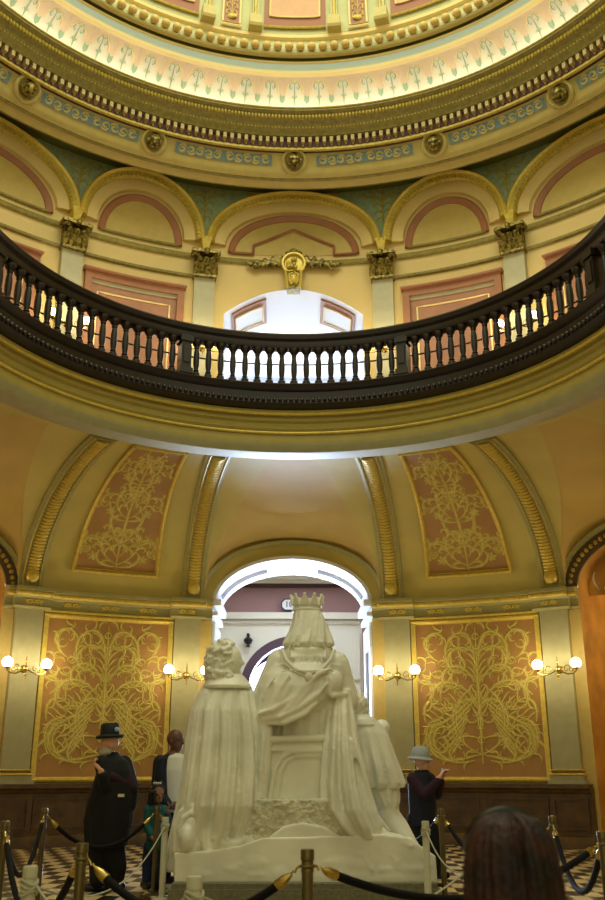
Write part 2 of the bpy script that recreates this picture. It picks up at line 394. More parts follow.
# big scrolled panels between the pilasters
def wall_scrolls():
    """right half in unit space: u 0..1 (half width), v 0..2.3"""
    p = []
    a = spiral(0, .30, 15, 1.9, 1.2, 9.5, 34); p += [a]+leaves(a, 3, .14, 1)
    a = spiral(.05, .52, 20, 1.0, -1.5, -12, 24); p += [a]
    a = spiral(0, .30, -8, 1.25, -.5, 8, 24); p += [a]
    # griffin-like beast: back line, breast, wing feathers, tail coil
    a = spiral(.10, 1.10, -48, .95, .5, 1.6, 18); p += [a]
    a = spiral(.14, 1.20, -30, .75, -1.8, -3.0, 16); p += [a]
    a = spiral(.62, .72, -12, 1.05, -3.5, -13, 26); p += [a]
    a = spiral(.72, .78, -75, .62, .8, 3.5, 14); p += [a]
    for i in range(7):
        p.append(spiral(.26+.075*i, 1.02-.045*i, 62-4*i, .24, .5, -7, 8))
        p.append(spiral(.22+.075*i, .96-.05*i, 50-5*i, .17, 0, -7, 7))
    a = spiral(.86, .74, 70, .42, 2.5, 9, 14); p += [a]
    # mid flower and body scrolls
    a = spiral(.06, 1.02, 60, 1.45, -1.2, -9, 30); p += [a]+leaves(a, 3, .15, -1)
    a = spiral(.06, 1.28, 78, 1.15, -2.4, -11, 26); p += [a]+leaves(a, 4, .11, 1)
    a = spiral(.42, 1.46, 60, 1.2, 1.5, 10, 26); p += [a]+leaves(a, 3, .14, 1)
    a = spiral(.60, 1.30, -20, .95, 2.0, 9, 24); p += [a]+leaves(a, 3, .12, -1)
    a = spiral(.62, 1.62, 20, .8, 3.0, 11, 20); p += [a]+leaves(a, 3, .10, 1)
    a = spiral(.05, 1.72, 50, 1.2, -3.5, -11, 26); p += [a]+leaves(a, 3, .12, 1)
    a = spiral(.48, 1.92, 60, .75, -4.0, -12, 18); p += [a]
    a = spiral(.02, 1.55, 80, .55, 1.0, -9, 14); p += [a]
    for i in range(5): p.append(spiral(.02, 1.28+.10*i, 62, .22, -1, -8, 8))
    for i in range(4): p.append(spiral(.015, .82+.10*i, 40, .18, 1, 9, 8))
    a = spiral(.72, 1.05, 110, .55, -3, -11, 14); p += [a]
    for (u, v) in ((.36, .44), (.50, 1.62), (.66, 1.24)):
        for k in range(6): p.append(spiral(u, v, k*60, .085, 4, 8, 5))
    for i in range(6):                                  # feathered flank lines of the beasts
        p.append(spiral(.10+.035*i, 1.02-.085*i, -40-3*i, .66-.05*i, -.4, 1.5, 12))
    a = spiral(.12, .22, -15, 1.35, .9, 9, 28); p += [a]+leaves(a, 3, .09, 1)
    a = spiral(.80, .30, 60, .7, 1.5, 8, 16); p += [a]
    rg = random.Random(11)
    for i in range(46):
        u, v = rg.uniform(.12, .9), rg.uniform(.18, 2.1); p.append(spiral(u, v, rg.uniform(0, 360), .20, rg.choice((-1, 1))*5, rg.choice((-1, 1))*22, 10))
    p = mirror(p)
    p += [[(0, .18+.1*i) for i in range(20)]]
    for v in (.5, .82, 1.12, 1.5, 1.95): p += [[(.05*cos(t*.7), v+.045*sin(t*.7)) for t in range(10)]]
    return p
WS = wall_scrolls()
for c in (-22.5, 22.5):
    t = thing('wall_panel', 'terracotta wall panel covered in gold griffin scrolls, %s of the statue' % side_word(c), 'decorative panel', P(RW, c, 1.1), 'scrolled terracotta wall panels')
    hp = 7.75
    mb = MB(); mb.cbox(RW-.03, RW, c-hp, c+hp, 1.10, 4.10); mb.build('field', M_terra, t, False)
    mb = MB()
    for z0, z1 in ((1.07, 1.17), (4.0, 4.10)): mb.sweep([(RW-.03, z0), (RW-.07, z0+.015), (RW-.09, (z0+z1)/2), (RW-.07, z1-.015), (RW-.03, z1)], c-hp, c+hp)
    for s in (-1, 1):
        pc = c+s*(hp-.28); mb.cbox(RW-.08, RW-.02, pc-.27, pc+.27, 1.1, 4.05, n=1)
    mb.build('gold_frame', M_gold, t, False)
    def fn(u, v, c=c):
        ph = c+u*7.5; return P(RW-.033, ph, 1.16+v*1.32), tuple(-q for q in P(1, ph, 0))
    mb = MB(); strokes(mb, [dict(p=q, w=.08 if len(q) > 12 else .045) for q in WS], fn, .05, .008)
    mb.build('scrollwork', M_goldp, t)
    mb = MB(); strokes(mb, [dict(p=q, w=.026 if len(q) > 12 else .018) for q in WS], fn, .02, .014)
    mb.build('scroll_highlights', M_scroll, t)

# lower entablature
def ent(mb, p0, p1, d):
    mb.sweep([(RW+.0, 4.12), (RW-.06-d, 4.12), (RW-.08-d, 4.16), (RW-.05-d, 4.18), (RW-.05-d, 4.31), (RW-.10-d, 4.33), (RW-.16-d, 4.42), (RW-.22-d, 4.44), (RW-.22-d, 4.50), (RW+.0, 4.54)], p0, p1)
e = MB()
for k in range(-3, 3): ent(e, 45*k+HALF+.05, 45*k+45-HALF-.05, 0)
for k in range(-2, 3):
    for s in (-1, 1): ent(e, 45*k+s*13.05-2.2, 45*k+s*13.05+2.2, .12)
struct('trim_2', e, M_ent)
g = MB()
for k in (-1, 0):
    a, b = 45*k+HALF+.2, 45*k+45-HALF-.2; n = 110
    for i in range(n+1):
        p = a+(b-a)*i/n; d = .12 if min(abs(p-(45*k+13.05)), abs(p-(45*k+31.95))) < 2.2 else 0
        g.ball(P(RW-.165-d, p, 4.385), (.045, .045, .05), 6, 5)
    q = a
for s in (-1, 1):
    p = HALF+.2
tag(struct('trim_3', g, M_gold), kind='structure')
g = MB()
for c in (-22.5, 22.5):
    for dp in (-9.3, -4.6, 0, 4.6, 9.3):
        d = .12 if abs(dp) > 8 else 0
        def fn(u, v, c=c, dp=dp, d=d): ph = c+dp+u; return P(RW-.052-d, ph, v), tuple(-q for q in P(1, ph, 0))
        pp = []
        for s in (-1, 1):
            pp += [[(s*u, 4.245+v) for u, v in [(0, -.03), (.3, .03), (.6, .04), (.9, 0), (.8, -.04), (.6, -.02)]], [(s*u, 4.245+v) for u, v in [(.1, .04), (.4, -.02), (.7, .0), (1.1, .03)]]]
        strokes(g, pp, fn, .045, .02)
    g.sweep([(RW-.07, 4.10), (RW-.1, 4.11), (RW-.1, 4.135), (RW-.07, 4.14)], c-7.8, c+7.8)
struct('trim_4', g, M_gold)

# ------------------------------------------------------------------ vault with groins over the arches
v = MB(); NT = 22
for k in range(-3, 3):
    G = []
    for i in range(NT+1):
        tau = 90*i/NT; R, z = tauR(tau); ww = wtau(tau); a, b = 45*k+ww, 45*k+45-ww
        G.append([P(R, a+(b-a)*j/24, z) for j in range(25)])
    v.grid(G)
struct('ceiling_vault', v, M_vault)
v = MB()
for k in range(-2, 3):
    G = []
    for i in range(NT+1):
        tau = 90*i/NT; R, z = tauR(tau); ww = wtau(tau); za = 5.77+(6.52-5.77)*(RW-R)/(RW-5.8); row = []
        for j in range(25):
            q = -cos(pi*j/24); row.append(P(R+.15*(1-i/NT)*sqrt(max(0, 1-q*q)), 45*k+q*ww, z+max(0, za-z)*sqrt(max(0, 1-q*q))))
        G.append(row)
    v.grid(G)
struct('ceiling_groin', v, M_vault2)
s_ = MB(); s_.sweep([(5.85, 6.5), (4.6, 6.5), (4.6, 6.56), (5.85, 6.56)], A0, A1); struct('ceiling_soffit', s_, M_vault)

# ribs on the vault
for p in (-32.5, -12.6, 12.6, 32.5):
    t = thing('vault_rib', pil_label(p, 'gilded rope-carved vault rib rising'), 'rib', P(RW, p, 4.5), 'gilded vault ribs')
    mb = MB(); rs = []; rs2 = []
    for i in range(41):
        tau = 90*i/40; R, z = tauR(tau); nR, nz = -cos(rad(tau))*2.0, -sin(rad(tau))*3.35; L = sqrt(nR*nR+nz*nz); nR /= L; nz /= L
        wd = lambda m_: deg(m_/R)
        rs.append([P(R+nR*d, p+wd(x), z+nz*d) for x, d in ((-.23, -.02), (-.23, .05), (-.19, .07), (.19, .07), (.23, .05), (.23, -.02))])
        rs2.append((R, z, nR, nz))
    mb.loft(rs); mb.build('band', M_rib, t)
    mb = MB()
    for i in range(2, 50):                              # overlapping leaf rope
        tau = 90*i/50; R, z = tauR(tau); nR, nz = -cos(rad(tau))*2.0, -sin(rad(tau))*3.35; L = sqrt(nR*nR+nz*nz); nR /= L; nz /= L
        row = [P(R+nR*(.06+.05*cos(x*9)), p+deg(x/R), z+nz*(.06+.05*cos(x*9))) for x in (-.105, -.055, 0, .055, .105)]
        mb.tube(row, [.02, .034, .040, .034, .02], 6)
    mb.build('gilded_rope', M_gold, t)
    mb = MB(); R, z = tauR(3); mb.ball(P(R-.12, p, z+.10), (.13, .10, .14), 10, 7); mb.build('foot_leaf', M_gold, t)
    mb = MB()
    for s in (-1, 1): mb.tube([P(R+nR*.08, p+s*deg(.155/R), z+nz*.08) for R, z, nR, nz in rs2], .018, 5)
    mb.build('fillet', M_goldp, t)

# panels on the vault
def vault_pt(c, u, v, off):                             # u -1..1 across, v 0..1 up
    tau = 12+v*76; R, z = tauR(tau); nR, nz = -cos(rad(tau))*2.0, -sin(rad(tau))*3.35; L = sqrt(nR*nR+nz*nz); nR /= L; nz /= L
    ww = 5.25-0.9*v; a = c+u*ww; return P(R+nR*off, a, z+nz*off), np.array(P(1, a, 0))*nR+np.array((0, 0, nz))
def vault_scrolls():
    p = []
    for (v0, sc) in ((.05, 1), (.38, .85), (.66, .8)):
        a = spiral(0, v0*3.3+.05, 25, 1.9*sc, 1.0, 8.5/sc, 30); p += [a]+leaves(a, 3, .2*sc, 1)
        a = spiral(.04, v0*3.3+.25, 60, 1.5*sc, -.5, -8/sc, 26); p += [a]+leaves(a, 3, .18*sc, -1)
        a = spiral(.04, v0*3.3+.5, 75, 1.0*sc, -1.5, 6/sc, 18); p += [a]+leaves(a, 3, .16*sc, 1)
        p.append(spiral(0, v0*3.3, -5, .8*sc, 1, 9, 14))
    a = spiral(.3, .55, 70, 1.0, -2, -9, 18); p += [a]+leaves(a, 3, .15, 1)
    for (u, v0) in ((.5, .38), (.42, 1.45), (.4, 2.35)):
        for k in range(6): p.append(spiral(u, v0, k*60, .12, 3, 7, 5))
    p = [[(u, q) for u, q in s if abs(u) < .93 and 0.06 < q < 3.2] for s in p]; p = [s for s in p if len(s) > 3]
    p = mirror(p); p.append([(0, .1+.15*i) for i in range(20)]); return p
VS = [[(max(-.98, min(.98, u*1.3)), v) for u, v in q] for q in vault_scrolls()]
for c in (-22.5, 22.5):
    t = thing('vault_mural', 'curved terracotta vault panel with gold leaf scrolls and gilt frame, %s side' % side_word(c), 'decorative panel', P(RW, c, 4.8), 'scrolled vault panels')
    mb = MB(); mb.grid([[vault_pt(c, -1+j/6, i/24, .02)[0] for j in range(13)] for i in range(25)]); mb.build('field', M_terra, t)
    mb = MB()
    for s in (-1, 1):
        for uu, off, r in ((1.0, .05, .035), (.955, .03, .014)): mb.tube([vault_pt(c, s*uu, i/30, off)[0] for i in range(31)], r, 6)
    for v0, off, r in ((0, .05, .035), (.02, .03, .014), (1, .05, .035)): mb.tube([vault_pt(c, -1+i/10, v0, off)[0] for i in range(21)], r, 6)
    mb.build('gilt_frame', M_gold, t)
    mb = MB(); strokes(mb, VS, lambda u, v: vault_pt(c, u*.93, v/3.3, .022), .07, .006); mb.build('scrollwork', M_goldp, t)
    mb = MB(); strokes(mb, VS, lambda u, v: vault_pt(c, u*.93, v/3.3, .026), .024, .01); mb.build('scroll_highlights', M_scroll, t)

# ------------------------------------------------------------------ gallery ring
f = MB()
f.sweep([(4.22, 6.68), (4.12, 6.66), (4.12, 6.62), (4.2, 6.58), (4.17, 6.50), (4.22, 6.47), (4.15, 6.36), (4.20, 6.30), (4.17, 6.24), (4.17, 6.10), (4.24, 6.0), (4.5, 5.98), (4.58, 6.03), (4.62, 6.56), (9.2, 6.6), (8.7, 7.04), (4.2, 7.0)], B0, B1)
struct('trim_5', f, M_fasc)
lp = MB(); lp.sweep([(4.20, 6.13), (4.15, 6.11), (4.16, 6.07), (4.22, 5.985), (4.5, 5.965), (4.61, 6.02), (4.61, 6.14)], B0, B1); struct('trim_32', lp, M_pil)
g = MB()
for R, z, r in ((4.13, 6.60, .028), (4.15, 6.285, .022)): g.tube([P(R, B0+(B1-B0)*i/180, z) for i in range(181)], r, 8)
struct('trim_6', g, M_gold)
ug = MB(); ug.sweep([(4.1, 7.02), (RU+.1, 7.02), (RU+.1, 7.06), (4.1, 7.06)], B0, B1); struct('floor_gallery', ug, M_wood)

bal = thing('balustrade', 'dark wooden gallery balustrade curving around the rotunda opening', 'balustrade', P(4.1, 0, 6.67))
mb = MB(); mb.sweep([(4.22, 6.67), (4.04, 6.67), (3.96, 6.72), (3.97, 6.80), (4.0, 6.82), (4.0, 6.92), (3.93, 6.96), (3.90, 7.02), (3.94, 7.05), (4.02, 7.08), (4.2, 7.08)], B0, B1, 220); mb.build('base_molding', M_dark, bal)
mb = MB()
for i in range(190): mb.ball(P(3.95, -120+240*i/189, 6.765), (.034, .034, .034), 8, 6)
mb.build('base_beading', M_dark, bal)
mb = MB(); mb.sweep([(4.19, 7.70), (4.02, 7.70), (4.00, 7.74), (4.0, 7.80), (3.95, 7.83), (3.93, 7.89), (3.97, 7.93), (4.2, 7.93), (4.27, 7.88), (4.2, 7.82)], B0, B1, 220); mb.build('handrail', M_dark, bal)
for k in (-3, -2, -1, 0, 1, 2):
    p = 24.8+49.6*k; mb = MB(); mb.cbox(3.99, 4.2, p-1.15, p+1.15, 7.08, 7.74, n=1); mb.cbox(3.965, 4.21, p-1.5, p+1.5, 7.08, 7.17, n=1); mb.cbox(3.965, 4.21, p-1.5, p+1.5, 7.62, 7.71, n=1)
    mb.cbox(3.97, 4.0, p-.75, p+.75, 7.26, 7.56, n=1); mb.build('post', M_dark, bal, False)
bprof = [(r*1.28, h*.815) for r, h in [(.048, 0), (.048, .08), (.03, .085), (.026, .11), (.038, .13), (.026, .155), (.036, .24), (.040, .34), (.037, .48), (.030, .56), (.026, .585), (.036, .605), (.030, .63), (.040, .66), (.058, .70), (.066, .74), (.066, .77)]]
mb = MB(); mb.lathe(bprof, (0, 0, 0), 10); bmesh0 = mb.build('baluster', M_dark, bal); first = True
for k in range(-2, 3):
    for j in range(1, 18):
        p = -24.8+49.6*k+j*49.6/18
        if abs(p) > 118: continue
        o = bmesh0 if first else bmesh0.copy()
        if not first: COL.objects.link(o); o.parent = bal
        first = False
        x, y, z = P(4.1, p, 7.08); b = bal['_base']; o.location = (x-b[0], y-b[1], z-b[2]); o.rotation_euler = (0, 0, -rad(p))
sr = MB(); sr.tube([P(4.9, B0+(B1-B0)*i/160, 7.80) for i in range(161)], .014, 6)
tag(sr.build('safety_rail', M_blackp), 'thin dark rail running behind the gallery balusters', 'rail')

# ------------------------------------------------------------------ upper story
UH = 10.05
def uz(p, c=0): return 10.68+.68*sqrt(max(0, 1-(p/14.5)**2)) if False else 11.36-(.68)*(p/10.05)**2
w = MB()
w.sweep([(RU, 7), (RU, 14.3)], UH, A1, closed=False); w.sweep([(RU, 7), (RU, 14.3)], A0, -UH, closed=False)
G = [[P(RU, -UH+2*UH*i/30, uz(-UH+2*UH*i/30)), P(RU, -UH+2*UH*i/30, 14.3)] for i in range(31)]; w.grid(G)
struct('wall_upper_story', w, M_uwall)
# deep opening of the upper central bay
w = MB(); G = []
D_ = 1.7
for z in (7.0, 8.8): G.append([P(RU, -UH, z), P(RU+D_, -UH*.86, z)])
for i in range(31): p = -UH+2*UH*i/30; G.append([P(RU, p, uz(p)), P(RU+D_, p*.86, uz(p))])
for z in (8.8, 7.0): G.append([P(RU, UH, z), P(RU+D_, UH*.86, z)])
w.grid(G); struct('wall_upper_reveal', w, M_white)
for s in (-1, 1):
    t = thing('soffit_coffer', 'salmon framed coffer in the %s half of the white upper arch soffit' % side_word(s), 'coffer', P(RU+.8, s*6, 11.2), 'coffers in the upper arch soffit')
    def cf(a, b, d): p = s*a; return np.array(P(RU+b, p*(1-.14*b/D_), uz(p)-d))
    for nm, a0, a1, b0, b1, dd, m in (('frame', 4.0, 8.9, .22, 1.35, .05, M_pink), ('field', 4.5, 8.4, .42, 1.15, .07, M_white)):
        mb = MB(); rs = [[cf(a0+(a1-a0)*i/8, b0, 0), cf(a0+(a1-a0)*i/8, b1, 0), cf(a0+(a1-a0)*i/8, b1, dd), cf(a0+(a1-a0)*i/8, b0, dd)] for i in range(9)]; mb.loft(rs); mb.build(nm, m, t, False)
    mb = MB(); mb.tube([cf(4.5, .42, .08), cf(6.4, .42, .08), cf(8.4, .42, .08), cf(8.4, 1.15, .08), cf(6.4, 1.15, .08), cf(4.5, 1.15, .08)], .018, 5, closed=True); mb.build('fillet', M_covel, t)
# bright upper hall behind
w = MB(); w.box(-3.4, 3.4, 16.0, 16.1, 7, 13); w.box(-3.5, -3.4, 10.5, 16.1, 7, 13); w.box(3.4, 3.5, 10.5, 16.1, 7, 13); w.box(-3.5, 3.5, 10.5, 16.1, 12.4, 12.5); w.box(-3.5, 3.5, 10.5, 16.1, 6.9, 7.0)
struct('wall_upper_hall', w, M_white, False)
wn = MB(); wn.box(-2.3, 2.3, 15.93, 15.96, 7.6, 12.2); struct('window_1', wn, M_winlt, False)
wf = MB()
for x in (-2.35, -1.2, 0, 1.2, 2.3): wf.box(x-.04, x+.04, 15.88, 15.96, 7.6, 12.2)
for z in (7.6, 9.2, 10.8, 12.2): wf.box(-2.35, 2.35, 15.88, 15.96, z-.04, z+.04)
struct('trim_7', wf, M_white, False)

# upper pilasters with acanthus capitals
def capital(t, p):
    mb = MB(); mb.cbox(RU-.20, RU, p-1.55, p+1.55, 11.46, 11.92, n=1); mb.cbox(RU-.36, RU, p-2.15, p+2.15, 11.95, 12.03, n=1); mb.cbox(RU-.24, RU, p-1.7, p+1.7, 11.42, 11.47, n=1)
    for row, (z, h, out, offs) in enumerate(((11.48, .24, .08, (-1.35, -.45, .45, 1.35)), (11.58, .27, .11, (-.95, 0, .95)))):
        for d in offs:
            mb.tube([P(RU-.20, p+d, z), P(RU-.22-out*.3, p+d, z+h*.55), P(RU-.22-out, p+d, z+h*.95), P(RU-.22-out*1.35, p+d, z+h*.85), P(RU-.22-out*1.3, p+d, z+h*.72)], [.07, .07, .055, .04, .02], 6, flat=.5)
    for s in (-1, 1):                                   # volutes
        mb.tube([P(RU-.30-.02*k, p+s*(1.55+.45*cos(k*.9)*(1-k/11)), 11.86+.065*sin(k*.9)*(1-k/11)) for k in range(9)], .028, 5)
        mb.tube([P(RU-.22, p+s*.4, 11.72), P(RU-.28, p+s*1.0, 11.86), P(RU-.34, p+s*1.7, 11.92)], [.03, .035, .03], 5)
    mb.ball(P(RU-.36, p, 11.98), (.07, .05, .08), 8, 6)
    mb.build('capital', M_cap, t)
for p in (-32.2, -13.1, 13.1, 32.2):
    t = thing('pilaster', pil_label(p, 'grey upper story pilaster with bronze leaf capital,'), 'pilaster', P(RU, p, 7.06), 'upper story pilasters')
    mb = MB(); mb.cbox(RU-.15, RU, p-1.5, p+1.5, 7.06, 11.46, n=1); mb.build('shaft', M_upil, t, False); capital(t, p)
    # bracket where the arches meet, above the capital
    b_ = MB(); b_.hexa([P(RU-d, p+s*a, z) for z, a, e_ in ((12.10, .35, .16), (12.40, .8, .27)) for d in (0, e_) for s in (-1, 1)])
    b_.build('arch_corbel', M_gold, t)
# string courses
sc = MB()
for a, b in ((-11.3, 11.3), (14.8, 30.5), (-30.5, -14.8), (33.9, 56), (-56, -33.9)):
    sc.sweep([(RU, 11.93), (RU-.07, 11.95), (RU-.09, 12.0), (RU-.05, 12.06), (RU, 12.06)], a, b)
    if a > 12 or b < -12: sc.sweep([(RU, 11.46), (RU-.06, 11.48), (RU-.07, 11.53), (RU, 11.56)], a, b)
struct('trim_8', sc, M_corn2)

# arches of the upper story with lunettes
bays = [(-45, 13.1), (-22.65, 9.3), (0, 13.1), (22.65, 9.3), (45, 13.1)]
nmb = {-45: 'wide arch cut by the left edge', -22.65: 'narrow arch left of center', 0: 'wide central arch', 22.65: 'narrow arch right of center', 45: 'wide arch cut by the right edge'}
for c, hf in bays:
    sp, rise = 12.36, (1.40 if hf > 10 else 1.48); t = thing('arch_molding', 'gilt edged %s, upper story' % nmb[c], 'arch molding', P(RU, c, sp+rise), 'upper story arch moldings')
    mb = MB(); mb.loft(archivolt(RU, c, hf, sp, rise, [(-.08, 0), (0, 0), (.0, .24), (-.03, .28), (-.08, .24)])); mb.build('gilt_edge', M_gold, t)
    mb = MB(); mb.loft(archivolt(RU, c, hf, sp, rise, [(-.08, 0), (-.08, .22), (-.14, .20), (-.20, .12), (-.20, 0)]))
    beadarc(mb, RU, c, hf, sp, rise, -.135, .17, .045, .085); mb.build('egg_roll', M_cap if False else M_goldp, t)
    mb = MB(); mb.loft(archivolt(RU, c, hf, sp, rise, [(-.2, -.01), (-.2, .11), (-.24, .12), (-.44, .07), (-.47, .0)])); mb.build('cream_band', M_uwall, t)
    lh, lr = (9.35, .98) if hf > 10 else (5.75, 1.03); lz = 12.2
    l = thing('lunette', 'salmon bordered blank lunette inside the %s' % nmb[c], 'lunette', P(RU, c, lz), 'lunettes of the upper story')
    mb = MB(); G = [[P(RU-.012, c-lh+2*lh*i/30, lz), P(RU-.012, c-lh+2*lh*i/30, (arch_z(-lh+2*lh*i/30, lh+.02, lz, lr) or lz))] for i in range(31)]; mb.grid(G); mb.build('field', M_utymp, l)
    mb = MB(); mb.loft(archivolt(RU, c, lh, lz, lr, [(-.10, .0), (-.10, .04), (-.04, .07), (.02, .09), (.06, .05), (.06, 0)])); mb.build('salmon_border', M_pink, l)
    mb = MB()
    if c == 0:
        q = [(-lh, 0), (-6, 0), (-6, .22), (0, .66), (6, .22), (6, 0), (lh, 0)]
        pth = []
        for (a, b), (a2, b2) in zip(q[:-1], q[1:]):
            for i in range(6): pth.append(P(RU-.04, c+a+(a2-a)*i/6, lz+b+(b2-b)*i/6))
        pth.append(P(RU-.04, c+lh, lz)); mb.tube(pth, .032, 5)
    else: mb.tube([P(RU-.04, c-lh+2*lh*i/12, lz) for i in range(13)], .03, 5)
    mb.build('sill_line', M_pink if c == 0 else M_corn2, l)
# spandrels between arches
def gold_outer(p):
    z = 12.42
    for c, hf in bays:
        q = arch_z(p-c, hf, 12.36, 1.40 if hf > 10 else 1.48)
        if q: z = max(z, q)
    return z
for p in (-31.9, -13.4, 13.4, 31.9):
    t = thing('spandrel', pil_label(p, 'sea-green stenciled spandrel between upper arches'), 'spandrel', P(RU, p, 12.5), 'painted spandrels')
    mb = MB(); mb.grid([[P(RU-.02, p-6.5+13*i/40, gold_outer(p-6.5+13*i/40)), P(RU-.02, p-6.5+13*i/40, max(13.86, gold_outer(p-6.5+13*i/40)))] for i in range(41)]); mb.build('field', M_green, t)
    def fn(u, v, p=p): return P(RU-.022, p+u, v), tuple(-q for q in P(1, p+u, 0))
    pp = [[(0, 12.9+.1*i) for i in range(10)]]
    for s in (-1, 1):
        for a in range(5): pp.append([(s*u, v) for u, v in [(0, 12.95+.18*a), (.35+.1*a, 13.08+.18*a), (.75+.22*a, 13.05+.18*a), (.9+.25*a, 12.98+.2*a), (.7+.2*a, 12.93+.2*a)]])
        pp.append([(s*u, v) for u, v in [(.2, 13.5), (1.2, 13.65), (2.4, 13.62), (2.9, 13.72), (2.5, 13.8)]])
    pp = [q for q in pp if all(gold_outer(p+u)+.03 < v < 13.84 for u, v in q)] or pp[:1]
    mb = MB(); strokes(mb, pp, fn, .045, .01); mb.build('stencil', M_goldp, t)

# salmon framed doors/panels in the gallery wall
for c, hw, nm in ((-23.0, 7.1, 'left'), (23.0, 7.1, 'right'), (-45.5, 9.0, 'far left'), (45.5, 9.0, 'far right')):
    t = thing('door_surround', 'salmon framed rose gallery panel, %s, seen above and through the balusters' % nm, 'door', P(RU, c, 7.06), 'salmon framed panels on the gallery')
    zt = 11.12; z0 = 7.1
    mb = MB(); mb.cbox(RU-.12, RU, c-hw, c+hw, zt-.16, zt)
    for s in (-1, 1): a = c+s*(hw-.5); mb.cbox(RU-.12, RU, a-.5, a+.5, z0, zt-.16, n=1)
    mb.sweep([(RU, zt), (RU-.2, zt), (RU-.2, zt+.04), (RU-.14, zt+.07), (RU, zt+.07)], c-hw-.25, c+hw+.25); mb.build('frame', M_pink, t, False)
    mb = MB(); mb.cbox(RU-.03, RU, c-hw+1.0, c+hw-1.0, z0, zt-.16); mb.build('field', M_wine, t, False)
    mb = MB()
    a, b = c-hw+2.0, c+hw-2.0; zz = zt-.42
    mb.tube([P(RU-.04, a, z0)]+[P(RU-.04, a+(b-a)*i/10, zz) for i in range(11)]+[P(RU-.04, b, z0)], .02, 5); mb.build('fillet', M_covel, t)
    mb = MB(); mb.cbox(RU-.06, RU, c-hw+1.0, c+hw-1.0, zt-.24, zt-.16); mb.build('lintel_strip', M_upil, t, False)  # strip below the top frame, in the grey pilaster paint

# keystone group over the upper opening
t = thing('keystone', 'gilt tapered keystone with a mask above the bright upper opening', 'keystone', P(RU-.1, 0, 11.220))
mb = MB(); V = [P(RU-d, s*a, z) for z, a in ((11.240, .95), (11.670, 1.25)) for d in (0, .26) for s in (-1, 1)]; mb.hexa(V); mb.build('block', M_cap, t, False)
mb = MB(); mb.tube([P(RU-.27, s*a, z) for s, a, z in ((-1, .92, 11.260), (-1, 1.2, 11.670), (1, 1.2, 11.670), (1, .92, 11.260))], .035, 6, closed=True); mb.build('border', M_gold, t)
mb = MB(); mb.ball(P(RU-.28, 0, 11.470), (.09, .07, .12), 10, 8)
for s in (-1, 1): mb.ball(P(RU-.34, s*.22, 11.500), .022, 6, 4); mb.tube([P(RU-.3, s*.2, 11.610), P(RU-.33, s*.6, 11.570), P(RU-.3, s*.62, 11.420), P(RU-.28, s*.3, 11.330)], .025, 5)
mb.build('mask', M_gold, t)
t = thing('cartouche', 'round gilt emblem with crest and leafy side scrolls above the keystone', 'emblem', P(RU-.1, 0, 11.920))
mb = MB(); mb.lathe([(.25, 0), (.25, .06), (.22, .08), (.20, .06), (.05, .07), (.001, .07)], P(RU-.08, 0, 11.920), 24, axis=tuple(-q for q in P(1, 0, 0))); mb.build('disc', M_gold, t)
mb = MB(); mb.tube([P(RU-.18, 1.65*cos(a*pi/12), 11.920+.25*sin(a*pi/12)) for a in range(24)], .035, 6, closed=True); mb.build('rim', M_gold, t)
mb = MB()
for k in range(9): mb.ball(P(RU-.2, random.uniform(-.9, .9), 11.920+random.uniform(-.12, .12)), (.05, .04, .05), 6, 5)
mb.build('relief', M_goldp, t)
mb = MB(); mb.ball(P(RU-.16, 0, 12.230), (.10, .06, .07), 8, 6)
for s in (-1, 1): mb.ball(P(RU-.16, s*.75, 12.190), (.08, .05, .05), 8, 6)
mb.build('crest', M_cap, t)
mb = MB()
for s in (-1, 1):
    for q in range(26):
        u = 1.7+q*.2; h = .22*(1-q/30)*(1+.3*sin(q*1.1)); mb.ball(P(RU-.12, s*u, 11.870+h*.5+.03*sin(q*2.1)), (.055, .045, h*.42+.03), 6, 5)
    mb.tube([P(RU-.13, s*(1.7+.15*i), 12.090-.010*i+.04*sin(i*.9)) for i in range(30)], [.03]*28+[.02, .01], 5)
mb.build('scroll_leaves', M_cap, t)

# ------------------------------------------------------------------ cornice and dome
def ring(name, prof, m, p0=A0, p1=A1, n=200, closed=True):
    mb = MB(); mb.sweep(prof, p0, p1, n, closed=closed); return struct(name, mb, m)
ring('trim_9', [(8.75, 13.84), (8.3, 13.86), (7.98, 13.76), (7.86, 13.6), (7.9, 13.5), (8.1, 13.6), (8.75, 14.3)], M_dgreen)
ring('trim_10', [(7.90, 13.5), (7.88, 13.42), (7.80, 13.36), (7.72, 13.40), (7.55, 13.42), (7.48, 13.40), (7.42, 13.46), (7.6, 13.6), (7.9, 13.6)], M_corn)
ring('trim_11', [(7.46, 13.42), (7.40, 13.45), (7.37, 13.49), (7.12, 13.86), (7.08, 13.84), (7.3, 13.98), (7.6, 13.6)], M_corn)
ring('trim_12', [(7.12, 13.80), (7.06, 13.82), (7.02, 13.84), (7.02, 14.1), (7.3, 14.1), (7.3, 13.8)], M_maroon)
mb = MB(); n = 112
for i in range(n):
    p = -70+140*i/n; mb.cbox(6.90, 7.04, p, p+.58, 13.90, 14.02, n=1); mb.ball(P(6.99, p+.3, 13.865), .022, 6, 4)
struct('trim_13', mb, M_dent, False)
ring('trim_14', [(7.10, 13.80), (7.06, 13.77), (7.02, 13.79), (7.02, 13.84), (7.08, 13.84)], M_goldp)
ring('trim_15', [(7.04, 14.05), (6.92, 14.06), (6.88, 14.12), (6.80, 14.16), (6.76, 14.24), (6.66, 14.27), (6.62, 14.36), (6.52, 14.40), (6.52, 14.47), (6.62, 14.5), (7.1, 14.5)], M_corn2)
mb = MB()
for i in range(230): mb.ball(P(6.635, -70+140*i/229, 14.33), (.034, .045, .06), 6, 5); mb.ball(P(6.80, -70+140*i/229, 14.185), (.025, .025, .03), 5, 4)
mb.tube([P(6.51, -75+150*i/160, 14.45) for i in range(161)], .02, 5)
struct('trim_16', mb, M_goldp)
